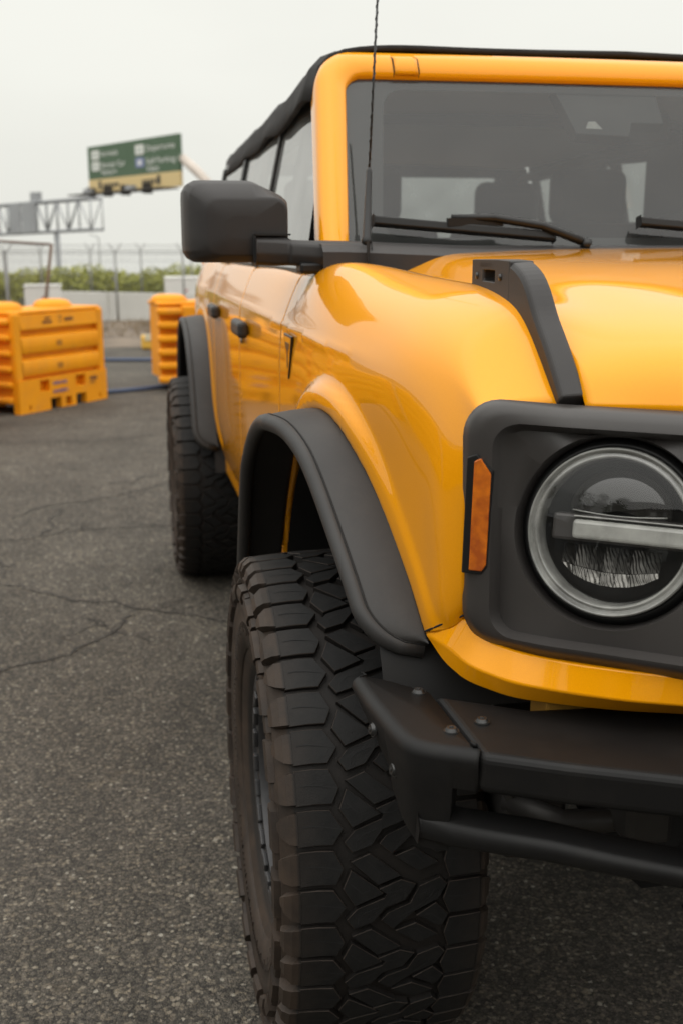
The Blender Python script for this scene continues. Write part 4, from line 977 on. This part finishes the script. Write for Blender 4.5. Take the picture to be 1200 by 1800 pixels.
# rear end of the top, with a window opening
def quad(name, P, mat, parent, th=.01): 
    o = obj(name, P, [(0, 1, 2, 3)], mat, parent, False); solid(o, th, 0); return o
zr_ = 1.82
for sx in (1, -1):
    quad('rear_top_panel', [(-.690 * sx, 3.25, 1.77), (-.54 * sx, 3.25, 1.82), (-.60 * sx, 3.55, 1.36), (-.79 * sx, 3.55, 1.36)], CLOTH, top)
quad('rear_top_panel', [(-.57, 3.27, 1.73), (.57, 3.27, 1.73), (.57, 3.25, 1.83), (-.57, 3.25, 1.83)], CLOTH, top)
quad('tailgate', [(-.80, 3.66, .62), (.80, 3.66, .62), (.80, 3.66, 1.36), (-.80, 3.66, 1.36)], PAINT, CAR, .03)
obj('rear_window', [(-.60, 3.54, 1.36), (.60, 3.54, 1.36), (.565, 3.265, 1.74), (-.565, 3.265, 1.74)], [(0, 1, 2, 3)], SIDEG, CAR, False)
def sidept(y, z, off=0): return -.797 + (z - 1.362) * .21 - off
for sx in (1, -1):
    for nm, y0, y1, door in (('front_door_window', .60, 1.42, fdoor), ('rear_door_window', 1.46, 2.30, rdoor), ('quarter_window', 2.40, 3.20, quarter)):
        g0 = .60 if y0 < 1 else y0
        P = [(g0 + (.0), 1.355), (y1, 1.355), (y1, 1.765), (y0 + (.16 if y0 < 1 else 0), 1.78)]
        o = obj(nm, [(sidept(y, z) * sx, y, z) for y, z in P], [(0, 1, 2, 3)], SIDEG, door if sx > 0 else CAR, False)
    for y0, w, mt in ((1.44, .035, ALU), (2.35, .075, TRIM), (3.22, .07, TRIM)):
        m = MB(); P = [(sidept(0, z, .004) * sx, y0, z) for z in (1.355, 1.81)]
        m.box((0, 0, 0), (.016, w, .40), Matrix.Translation(((P[0][0] + P[1][0]) / 2 - .003 * sx, y0, 1.552)) @ Matrix.Rotation(math.atan(.21) * sx, 4, 'Y'))
        m.build('window_pillar', mt, CAR, False)
    m = MB()
    m.tube([(sidept(0, 1.760, -.014) * sx, y, 1.752 - .010 * max(0, y - 1.0)) for y in np.linspace(.80, 3.24, 30)], .011, 8); m.build('top_rail', TRIM, CAR)
    m = MB(); m.box((-.7935 * sx, 1.98, 1.360), (.014, 2.70, .016)); m.build('belt_seal', TRIM, CAR, False)
# interior
m = MB(); m.box((0, .78, 1.28), (1.44, .42, .20)); bevel(m.build('dashboard', SEAT, CAR, False), .04, 3)
m = MB(); m.box((.71, 1.80, 1.56), (.05, .46, .44)); bevel(m.build('belt_tower', SEAT, CAR, False), .02)
m = MB(); m.box((0, 3.3, 1.0), (1.5, .3, .7)); m.build('cargo_trim', SEAT, CAR, False)
def seat(x, y):
    m = MB(); m.box((x, y, 1.17), (.50, .13, .66), Matrix.Translation((0, 0, 0))); o = bevel(m.build('seat', SEAT, CAR, False), .05, 3)
    m = MB(); m.box((x, y + .04, 1.585), (.27, .10, .19)); bevel(m.build('headrest', SEAT, o, False), .045, 4)
    m = MB(); m.box((x, y - .25, .85), (.50, .52, .14)); bevel(m.build('seat_cushion', SEAT, o, False), .04, 3)
for x in (-.40, .40): seat(x, 1.82)
for x in (-.40, .40): seat(x, 2.66)
m = MB()
for sx in (1, -1):
    m.tube([(.70 * sx, 1.42, 1.0), (.69 * sx, 1.45, 1.5), (.64 * sx, 1.46, 1.75), (.55 * sx, 1.46, 1.785), (0, 1.46, 1.79)], .022, 10); m.tube([(.60 * sx, .80, 1.77), (.61 * sx, 1.48, 1.77), (.61 * sx, 2.4, 1.75), (.62 * sx, 3.1, 1.72), (.70 * sx, 3.35, 1.2)], .022, 10); m.tube([(.70 * sx, 2.36, 1.0), (.66 * sx, 2.36, 1.75)], .025, 10)
m.build('roll_cage', SEAT, CAR)
m = MB(); th_ = [Vector((.37 + .19 * math.cos(a), 1.02 + .08 * math.sin(a), 1.33 + .17 * math.sin(a))) for a in np.linspace(0, 2 * math.pi, 32)]; m.tube(th_, .015, 8); m.build('steering_wheel', SEAT, CAR)
m = MB(); m.box((.02, .80, 1.70), (.26, .03, .07)); bevel(m.build('inner_mirror', TRIM, CAR, False), .01)

# ------------------------------------------------------------------ water-filled barriers
def plate_holes(m, x0, x1, z0, z1, y0, y1, holes):
    xs = sorted({x0, x1, *[h[0] for h in holes], *[h[1] for h in holes]}); zs = sorted({z0, z1, *[h[2] for h in holes], *[h[3] for h in holes]})
    for a, b in zip(xs, xs[1:]):
        for c, d in zip(zs, zs[1:]):
            if any(h[0] <= a and b <= h[1] and h[2] <= c and d <= h[3] for h in holes): continue
            m.box(((a + b) / 2, (y0 + y1) / 2, (c + d) / 2), (b - a, y1 - y0, d - c))
def barrier(loc, rz, label, L=1.24, D=.56, ribface=False, printed=True):
    t = empty('water_barrier', loc, label, 'barrier', 'orange plastic water barriers'); t.rotation_euler.z = rz
    H = .865
    m = MB(); m.box((L / 2, D / 2, H / 2 + .06), (L - .05, D - .12, H - .14)); core = m.build('core', BARR, t, False)
    prof = [(.06, .865), (.012, .845), (.0, .73), (.008, .715), (.055, .70), (.055, .675), (.008, .655), (.0, .64), (.0, .53), (.008, .515), (.055, .50), (.055, .475), (.008, .455), (.0, .44), (.0, .335), (.008, .32), (.055, .305), (.055, .285)]
    if not ribface:
        for side in (0, 1):
            G = []
            for x in (.085, L - .085): G.append([((x), y if not side else D - y, z) for y, z in prof])
            v, f = gridmesh(G, flip=not side); autosmooth(obj('ribbed_face', v, f, BARR, t, True), 30)
            for x in (.0425, L - .0425):
                m = MB(); m.box((x, .03 if not side else D - .03, .575), (.085, .062, .58)); bevel(m.build('corner_post', BARR, t, False), .015, 2)
            m = MB(); a, b = (-.012, .055) if not side else (D - .055, D + .012)
            holes = [(L * .22, L * .33, .17, .27), (L * .62, L * .74, .17, .27), (L * .33, L * .45, -.01, .10), (L * .50, L * .57, .01, .09), (L * .62, L * .74, -.01, .10), (.12, .145, .03, .07), (L - .125, L - .10, .03, .07)]
            plate_holes(m, .0, L, 0, .29, a, b, holes); m.build('skirt', BARR, t, False)
            for zz in (.585, .385):
                m = MB(); m.box((L * .47, -.0005 if not side else D + .0005, zz), (.075, .006, .05)); m.build('recess_shade', BARRD if False else simple('barrier_shadow_plug', (.42, .16, .01), .6), t, False)  # flat darker patch: the shade of a recess put into the colour
    for xe in ((0, L) if not ribface else (L,)):
        s_ = -1 if xe == 0 else 1
        for k in range(6):
            z = .12 + k * .135; m = MB(); m.box((xe + s_ * .0, D / 2, z), (.07, D - .10, .062)); bevel(m.build('end_rib', BARR, t, False), .026, 3)
    if ribface:
        for k in range(6):
            z = .12 + k * .135; m = MB(); m.box((.115, .0, z), (.25, .10, .075)); bevel(m.build('end_rib', BARR, t, False), .03, 3)
        m = MB(); m.box((L / 2 + .115, .03, .44), (L - .24, .10, .83)); bevel(m.build('flat_face', BARR, t, False), .03, 3)
    m = MB(); m.box((L / 2, D / 2, .868), (L - .02, D - .03, .035)); bevel(m.build('top_deck', BARR, t, False), .015, 2)
    for x in (.18, L - .38):
        G = []
        for k in range(7):
            u = k / 6; rr = []
            for j in range(28):
                a = 2 * math.pi * j / 28; q = math.cos(u * math.pi / 2) ** .5; rr.append((x + .0 + .19 * q * math.cos(a), D / 2 + .17 * q * math.sin(a), .882 + .075 * math.sin(u * math.pi / 2)))
            G.append(rr)
        v, f = gridmesh(G, wrap=True); obj('lid', v, list(f), BARR, t)
    if printed:
        def put(s, x, z, size, mat, stretch=1):
            v, f = text_mesh(s, size); v = [(x + p[0] * stretch, -.016 if z < .3 else -.004, z + p[1]) for p in v]; obj('lettering', v, f, mat, t, False)
        def marks(x, z, n, w, h, mat):          # print too worn to read: a row of short strokes
            for k in range(n):
                m = MB(); m.box((x + k * w * 1.35 + w / 2, -.0165 if z < .3 else -.0035, z + h / 2), (w, .002, h * random.uniform(.7, 1.0))); m.build('print_mark', mat, t, False)
        put("7", L * .475, .765, .085, BARRD); marks(L * .33, .80, 4, .014, .022, BARRD); marks(L * .30, .765, 6, .016, .024, BARRD); marks(L * .545, .775, 5, .018, .030, BARRD)
        marks(L * .36, .215, 5, .030, .034, BARRP); marks(L * .36, .140, 7, .022, .034, BARRP); marks(L * .79, .205, 3, .028, .036, BARRD); marks(L * .79, .180, 6, .010, .010, BARRD)
    return t
RZA = math.atan2(.81, .59)
barrier((-2.10, 8.0, 0), RZA, 'orange water barrier with printed face and fork pockets, left of the vehicle')
barrier((-.84, 9.42, 0), R(10), 'orange water barrier with thick ribs, beside the rear wheel', ribface=True, printed=False)
barrier((-3.05, 6.72, 0), RZA, 'orange water barrier at the left edge, mostly out of the picture', printed=False)
for k, w_ in enumerate(('second', 'third', 'fourth')):
    barrier((-4.0 - k * .92, 5.44 - k * 1.28, 0), RZA, w_ + ' orange water barrier of the row outside the left edge, mirrored in the doors', printed=False)

# blue hoses
BLUE = simple("blue_hose", (0.06, 0.085, 0.15), .55)
for nm, P, r_, lb in (('hose', [(-2.6, 9.15), (-1.36, 9.33), (-1.1, 9.46), (-.845, 9.63), (-.3, 9.8)], .022, 'thick blue hose lying between the barriers, nearer one'), ('hose', [(-3.0, 12.9), (-1.4, 12.62), (-.75, 12.5), (.4, 12.3)], .022, 'thin blue hose on the asphalt, farther one')):
    m = MB(); m.tube(curve3([(x, y, r_) for x, y in P], 40), r_, 10); m.build(nm, BLUE, label=lb, cat='hose', group='blue hoses')
# small yellow channelizer lying further back
t = empty('traffic_channelizer', (-.93, 14.2, 0), 'small yellow and white plastic block lying by the dirt', 'traffic block')
m = MB(); m.box((.16, .12, .10), (.32, .22, .20)); bevel(m.build('block_body', simple("faded_yellow", (.72, .42, .06), .6), t, False), .04, 3)
m = MB(); m.box((.18, .01, .17), (.26, .02, .09)); bevel(m.build('pale_panel', simple("pale_panel", (.62, .56, .40), .6), t, False), .008)

# concrete wall, boxes
CONC = simple("pale_concrete", (.66, .65, .61), .9, var=.12, vscale=1.4, bstr=.3, bscale=18)
WHITE = simple("white_paint_metal", (.72, .71, .68), .6, var=.08, vscale=2)
t = empty('concrete_wall', (-2.6, 20.3, 0), 'long low pale concrete wall behind the fence', 'wall')
xw = -2.6
for i in range(9):
    l = 1.18; ht_ = .605 - .063 * i * .5 if i < 6 else .41; h2 = .605 - .063 * (i + 1) * .5 if i < 6 else .41
    x0, x1 = i * l, (i + 1) * l - .012
    v = [(x0, 0, 0), (x1, 0, 0), (x1, .30, 0), (x0, .30, 0), (x0, .05, ht_), (x1, .05, h2), (x1, .25, h2), (x0, .25, ht_)]
    obj('wall_section', v, [(3, 2, 1, 0), (4, 5, 6, 7), (0, 1, 5, 4), (1, 2, 6, 5), (2, 3, 7, 6), (3, 0, 4, 7)], CONC, t, False)
def cabinet(loc, dims, label, marks):
    t = empty('storage_box', loc, label, 'storage box', 'white storage boxes'); a, b, c = dims
    m = MB(); m.box((a / 2, b / 2, c / 2), dims); bevel(m.build('box_body', WHITE, t, False), .012)
    m = MB(); m.box((a / 2, b / 2, c + .008), (a + .03, b + .03, .016)); m.build('box_lid', WHITE, t, False)
    m = MB(); m.box((a * .68, -.003, c / 2), (.012, .008, c * .9)); m.build('door_seam', simple("seam_grey", (.35, .35, .34), .8), t, False)
    RED = simple("red_mark", (.45, .10, .10), .7)
    for x, z in marks:
        m = MB(); m.box((x, -.006, z), (.05, .006, .045)); m.build('red_mark', RED, t, False)
cabinet((-2.72, 17.0, 0), (.56, .5, .81), 'white metal storage box behind the printed barrier', [(.30, .62), (.30, .52)])
cabinet((-.21, 22.5, 0), (1.6, 1.2, .78), 'white storage container behind the ribbed barrier and wall', [(.42, .52)])

# chain-link fences
GALV = simple("galvanised_steel", (.30, .30, .29), .55, metal=.4, var=.2, vscale=8)
RUST = simple("rusty_steel", (.17, .085, .045), .85, c2=(.11, .07, .05), var=.2, vscale=14)
def wire_fabric(m, x0, x1, y, z0, z1, step, r_):
    h = z1 - z0; n = int((x1 - x0 + h) / step)
    for s_ in (1, -1):
        for i in range(n):
            a = x0 - h + i * step; p0 = [a, z0]; p1 = [a + h, z1]
            if p0[0] < x0: p0 = [x0, z0 + x0 - a]
            if p1[0] > x1: p1 = [x1, z0 + x1 - a]
            if p0[0] >= x1 or p1[0] <= x0: continue
            f_ = (lambda x: x) if s_ > 0 else (lambda x: x0 + x1 - x)
            m.tube([(f_(p0[0]), y, p0[1]), (f_(p1[0]), y, p1[1])], r_, 3, cap=False)
def fence(y, xs, H, arms, label, step=.09, r_=.0016, rail=True, base=0):
    t = empty('chain_link_fence', (0, y, base), label, 'fence')
    for x in xs:
        m = MB(); m.cyl((x, 0, 0), (x - .01, 0, H), .022, n=10); p = m.build('fence_post', GALV, t)
        if arms:
            m = MB()
            m.cyl((x, 0, H - .01), (x - .13, 0, H + .17), .010, n=6); m.build('barb_arm', GALV, p)
            m = MB(); m.cyl((x, 0, H - .01), (x + .12, 0, H + .17), .010, n=6); m.build('barb_arm', GALV, p)
    for k, z in enumerate(([H - .02, H - .16, H + .05, H + .13] if arms else [H - .02])):
        m = MB(); m.cyl((xs[0], 0, z), (xs[-1], 0, z - .01), .010 if k == 0 else .0035, n=5); m.build('top_rail' if k == 0 else 'barbed_wire', GALV, t)
    m = MB(); wire_fabric(m, xs[0], xs[-1], 0, .05, H - .1, step, r_); m.build('wire_mesh', GALV, t, False, kind='stuff')
fence(20.0, [-5.8, -4.5, -3.24, -1.25, .02, 1.3, 2.6, 3.9], 1.33, True, 'galvanised chain-link fence with barbed-wire arms along the wall')
fence(27.0 - 1.2, [-6.0, -4.4, -3.0, -1.85, -.66, .55, 1.7, 2.9, 4.2], 1.36, True, 'thin far fence with barbed wire in front of the hedge', step=.14, r_=.0015)
t = empty('fence_panel', (-2.1, 13.0, 0), 'rusty leaning chain-link panel with top rail at left edge', 'fence')
m = MB(); m.cyl((-.16, 0, 0), (.075, 0, 1.46), .020, n=10); m.build('leaning_post', RUST, t)
m = MB(); m.cyl((.075, 0, 1.455), (-1.6, 0, 1.56), .017, n=10); m.build('top_rail', RUST, t)
m = MB(); m.cyl((-.50, .02, 0), (-.52, .02, 1.38), .016, n=8); m.build('inner_post', GALV, t)
m = MB(); wire_fabric(m, -1.6, -.04, 0, .05, 1.48, .07, .0013); m.build('wire_mesh', RUST, t, False, kind='stuff')

# dry weeds on the dirt
WEED = simple("dry_weed", (.22, .15, .085), .9, c2=(.13, .10, .05), var=.1, vscale=9)
m = MB()
for _ in range(2600):
    x = random.uniform(-6, 3); y = 16.2 + 3.6 * random.random(); h = random.uniform(.02, .12) * (1.8 if abs(x + .7) < .35 else 1); a = random.uniform(0, 6.28); w = random.uniform(.004, .012)
    dx, dy = math.cos(a) * w, math.sin(a) * w; lx, ly = random.gauss(0, .05), random.gauss(0, .05)
    m.add([(x - dx, y - dy, .03), (x + dx, y + dy, .03), (x + lx, y + ly, .03 + h)], [(0, 1, 2)])
m.build('dry_weeds', WEED, smooth=False, kind='stuff', label='sparse dry weeds on the dirt strip')

# hedge
def leaf_mat(name, c, c2):
    m, t_, p = new_mat(name); n = t_.nodes.new('ShaderNodeNewGeometry')
    t_.links.new(mixc(t_, n.outputs['Random Per Island'], c, c2), p.inputs['Base Color']); p.inputs['Roughness'].default_value = .6
    return m
LEAF = leaf_mat("hedge_leaves", (.21, .23, .030), (.42, .42, .07)); LEAF2 = leaf_mat("tree_leaves", (.035, .055, .018), (.075, .10, .03))
BARK = simple("bark", (.10, .075, .055), .9, var=.3, vscale=10)
def leaves(m, cx, cy, cz, rx, ry, rz_, n, size):
    for _ in range(n):
        d = Vector((random.gauss(0, 1), random.gauss(0, 1), random.gauss(0, 1))).normalized(); k = random.random() ** .4
        c = Vector((cx + d.x * rx * k, cy + d.y * ry * k, cz + d.z * rz_ * k)); s_ = size * random.uniform(.6, 1.4)
        a = Vector((random.gauss(0, 1), random.gauss(0, 1), random.gauss(0, 1))).normalized() * s_; b = a.orthogonal().normalized() * s_ * .45
        b = Matrix.Rotation(random.uniform(0, 6.28), 3, a.normalized()) @ b
        m.add([c - a, c - b * 1, c + a, c + b], [(0, 1, 2, 3)])
t = empty('hedge', (0, 27, 0), 'yellow-green hedge running behind the fences', 'hedge')
m = MB(); x = -8.5
while x < 6:
    h = .93 + .07 * math.sin(x * 2.1) + random.uniform(-.06, .05); leaves(m, x, random.uniform(-.1, .35), h * .62, .42, .42, h * .42, 420, .055); leaves(m, x + .1, .1, h * .28, .45, .45, h * .33, 160, .06); x += random.uniform(.26, .42)
m.build('foliage', LEAF, t, False)
m = MB()
for k in range(30): m.cyl((-8.4 + k * .49, .1, 0), (-8.4 + k * .49 + random.uniform(-.1, .1), .15, .6), .018, .008, 6)
m.build('stems', BARK, t)

# ------------------------------------------------------------------ sign structures in the distance
SGREEN = simple("sign_green", (.070, .125, .068), .6, var=.06, vscale=.6); SYEL = simple("sign_yellow", (.66, .50, .24), .6); SWHITE = simple("sign_white", (.74, .74, .70), .6); SBLUE = simple("sign_blue", (.22, .25, .42), .6)
SGREY = simple("sign_steel", (.36, .37, .38), .6, metal=.2, var=.15, vscale=.4); SDARK = simple("sign_dark", (.05, .045, .04), .7)
def billboard():
    P0 = Vector((-3.60, 110, 0)); P1 = Vector((4.14, 95, 0)); e = (P1 - P0); Wd = e.length; e.normalize(); n = Vector((e.y, -e.x, 0)); n = n if n.y < 0 else -n
    t = empty('billboard', (P0.x, P0.y, 0), 'big green billboard with white lettering and yellow strip, left of the mirror', 'billboard')
    def W(a, z, d=0): return e * a + n * d + Vector((0, 0, z))
    def pl(name, a0, a1, z0, z1, d0, d1, mat, par=t):
        v = [W(a, z, d) for d in (d0, d1) for a, z in ((a0, z0), (a1, z0), (a1, z1), (a0, z1))]
        return obj(name, v, [(0, 1, 2, 3), (7, 6, 5, 4), (0, 4, 5, 1), (1, 5, 6, 2), (2, 6, 7, 3), (3, 7, 4, 0)], mat, par, False)
    zt_, zg, zb = 10.64, 7.68, 6.45
    pl('green_face', 0, Wd, zg, zt_, 0, -.3, SGREEN); pl('yellow_strip', 0, Wd, zb, zg - .005, 0, -.3, SYEL)
    for a0, z, lines, icon in ((.9, 9.55, ("Arrivals",), SWHITE), (.9, 8.55, ("Rental Car", "Return"), SWHITE), (Wd * .56, 9.50, ("Departures",), SWHITE), (Wd * .56, 8.42, ("Self Parking /", "Valet"), SBLUE)):
        pl('pictogram', a0, a0 + 1.5, z - .12, z + .68, .02, .05, icon)
        pl('pictogram_figure', a0 + .45, a0 + 1.05, z + .08, z + .46, .051, .07, SWHITE if icon is SBLUE else simple('picto_grey', (.45, .5, .45), .6))
        for k, s in enumerate(lines):
            v, f = text_mesh(s, .70); v = [W(a0 + 1.85 + p[0] * 1.55, z + .08 - k * .62 + p[1], .03) for p in v]; obj('lettering', v, f, SWHITE, t, False)
    for a0 in (3.1, Wd * .62):
        for k in range(5): pl('print_mark', a0 + k * .62, a0 + k * .62 + .42, 6.88, 7.22, .02, .04, SDARK)
    for a0 in (2.1, Wd * .78): pl('dark_figure', a0, a0 + .5, 6.75, 7.5, .03, .05, SDARK)
    for k in range(6):
        a = -1.4 + k * (Wd + 1.4) / 6; pl('catwalk', a, a + (Wd + 1.4) / 6 * .96, 6.22, 6.34, .05, 1.6 + .05 * k, SDARK)
    for a in (1.2, 4.6, 8.0, 12.0): pl('catwalk_bracket', a, a + .14, 6.0, 6.9, -.05, .9, SDARK)
    for a in (1.5, Wd * .58): pl('floodlight', a, a + 1.2, 6.36, 6.72, .9, 1.4, SGREY)
    m = MB(); m.tube([W(Wd - .1, 8.7, -.4), W(Wd + 1.6, 7.6, -.7), W(Wd + 3.2, 6.4, -1.0), W(Wd + 3.6, -7, -1.0)], [.38, .40, .42, .5], 14); m.build('support_arm', simple("beige_steel", (.55, .48, .42), .6), t)
billboard()
def gantry():
    t = empty('sign_gantry', (-5.93, 92, 0), 'grey steel truss gantry carrying backs of road signs', 'gantry')
    O = Vector((-5.93, 92, 0)); A = Vector((-12.8, 103.2, 0)); B = Vector((-2.2, 85, 0)); e = (B - A); Wd = e.length; e.normalize(); n = Vector((e.y, -e.x, 0)); n = n if n.y < 0 else -n
    def W(a, z, d): return A - O + e * a + n * d + Vector((0, 0, z))
    zb = lambda a: 2.48 + .27 * a / Wd
    zt_ = lambda a: 4.85 + .14 * a / Wd
    for d in (0, 1.0):
        for fz, nm in ((zb, 'bottom_chord'), (zt_, 'top_chord')):
            m = MB(); m.tube([W(0, fz(0), d), W(Wd, fz(Wd), d)], .11, 8); m.build(nm, SGREY, t)
    for k in range(13):
        a = Wd * k / 12
        for d in (0, 1.0):
            m = MB(); m.tube([W(a, zb(a), d), W(a, zt_(a), d)], .055, 6); m.build('upright', SGREY, t)
            if k < 12:
                a2 = Wd * (k + 1) / 12; m = MB(); m.tube([W(a, zb(a), d), W(a2, zt_(a2), d)] if (k + int(d)) % 2 else [W(a, zt_(a), d), W(a2, zb(a2), d)], .05, 6); m.build('diagonal', SGREY, t)
    for a0, a1, up in ((.385, .475, 0), (.49, .60, 0)):
        a0, a1 = a0 * Wd, a1 * Wd; v = [W(a, z, d) for d in (1.16, 1.28) for a, z in ((a0, zb(a0) - .05), (a1, zb(a1) - .05), (a1, zt_(a1) + .05), (a0, zt_(a0) + .05))]
        obj('sign_back', v, [(0, 1, 2, 3), (7, 6, 5, 4), (0, 4, 5, 1), (1, 5, 6, 2), (2, 6, 7, 3), (3, 7, 4, 0)], SGREY, t, False)
    a0, a1 = .515 * Wd, .575 * Wd; v = [W(a, z, d) for d in (.3, .7) for a, z in ((a0, 4.95), (a1, 4.95), (a1, 5.75), (a0, 5.75))]
    obj('control_box', v, [(0, 1, 2, 3), (7, 6, 5, 4), (0, 4, 5, 1), (1, 5, 6, 2), (2, 6, 7, 3), (3, 7, 4, 0)], SGREY, t, False)
    m = MB(); m.cyl((0, 0, -6.0), (0, 0, 2.8), .22, n=14); m.build('column', SGREY, t)
gantry()
t = empty('light_pole', (-1.66, 27.6, 0), 'slender lamp pole with sideways arm behind the fences', 'light pole')
m = MB(); m.cyl((0, 0, 0), (0, 0, 1.66), .022, .016, 8); m.build('pole', GALV, t)
m = MB(); m.tube([(0, 0, 1.65), (-.12, 0, 1.72), (-.24, 0, 1.75)], .010, 6); m.build('lamp_arm', GALV, t)

# ------------------------------------------------------------------ what the paint and lamps mirror: trees, a shed and an added dark warehouse
def tree(x, y, h, label):
    t = empty('tree', (x, y, 0), label, 'tree', 'trees across the lot behind the photographer')
    m = MB(); m.tube([(0, 0, 0), (.1, 0, h * .3), (.0, .1, h * .6)], [h * .035, h * .028, h * .012], 8)
    for k in range(5):
        a = random.uniform(0, 6.28); m.tube([(0, .03, h * (.3 + .05 * k)), (math.cos(a) * h * .2, math.sin(a) * h * .2, h * (.5 + .06 * k))], [h * .015, h * .005], 6)
    m.build('trunk', BARK, t); m = MB()
    for k in range(16):
        a = random.uniform(0, 6.28); rr = random.uniform(0, .24) * h; leaves(m, math.cos(a) * rr, math.sin(a) * rr, h * random.uniform(.42, .9), h * .15, h * .15, h * .11, 130, h * .022)
    m.build('crown', LEAF2, t, False)
for i, (x, y, h) in enumerate(((-13, -9, 6.5), (-16, -16, 8.5), (-9, -14, 6), (-4, -15.5, 5.5), (6, -14.5, 6), (13, -14, 6.5), (-15, -2, 7), (-14, 5, 6))):
    tree(x, y, h, ['tall', 'broad', 'low', 'spreading', 'round', 'leaning', 'far left', 'lone'][i] + ' leafy tree across the lot, seen only as a reflection')
t = empty('warehouse', (2, -17, 0), 'long dark warehouse added behind the camera to darken reflections and frontal light', 'warehouse')  # unseen building put in to dim the mirrored sky and frontal light
m = MB(); m.box((0, -4, 3.6), (44, 8, 7.2)); m.build('backdrop_wall', simple('backdrop_siding', (.13, .12, .105), .8, var=.25, vscale=.4), t, False)
v = [(-22.4, -8.3, 7.18), (22.4, -8.3, 7.18), (22.4, .4, 7.18), (-22.4, .4, 7.18), (-22.4, -4, 8.6), (22.4, -4, 8.6)]; obj('backdrop_roof', v, [(0, 1, 5, 4), (2, 3, 4, 5), (3, 0, 4), (1, 2, 5), (3, 2, 1, 0)], SGREY, t, False)
for k in range(6):
    m = MB(); m.box((-17 + 6.8 * k, .02, 2.0), (3.6, .1, 4.0)); m.build('loading_door', SWHITE if k % 3 == 1 else SGREY, t, False)
t = empty('shed', (-25, -10, 0), 'pale warehouse shed, seen only as a reflection in the fender', 'shed')
m = MB(); m.box((0, 0, 2.2), (9, 14, 4.4)); m.build('shed_wall', simple('shed_siding', (.22, .20, .17), .8, var=.2, vscale=.6), t, False)
v = [(-4.8, -7.3, 4.38), (4.8, -7.3, 4.38), (4.8, 7.3, 4.38), (-4.8, 7.3, 4.38), (0, -7.3, 5.9), (0, 7.3, 5.9)]; obj('shed_roof', v, [(0, 1, 4), (2, 3, 5), (1, 2, 5, 4), (3, 0, 4, 5), (3, 2, 1, 0)], SGREY, t, False)
for k in range(3):
    m = MB(); m.box((4.52, -4.5 + 4.5 * k, 1.7), (.1, 3, 3.4)); m.build('roller_door', SGREY, t, False)
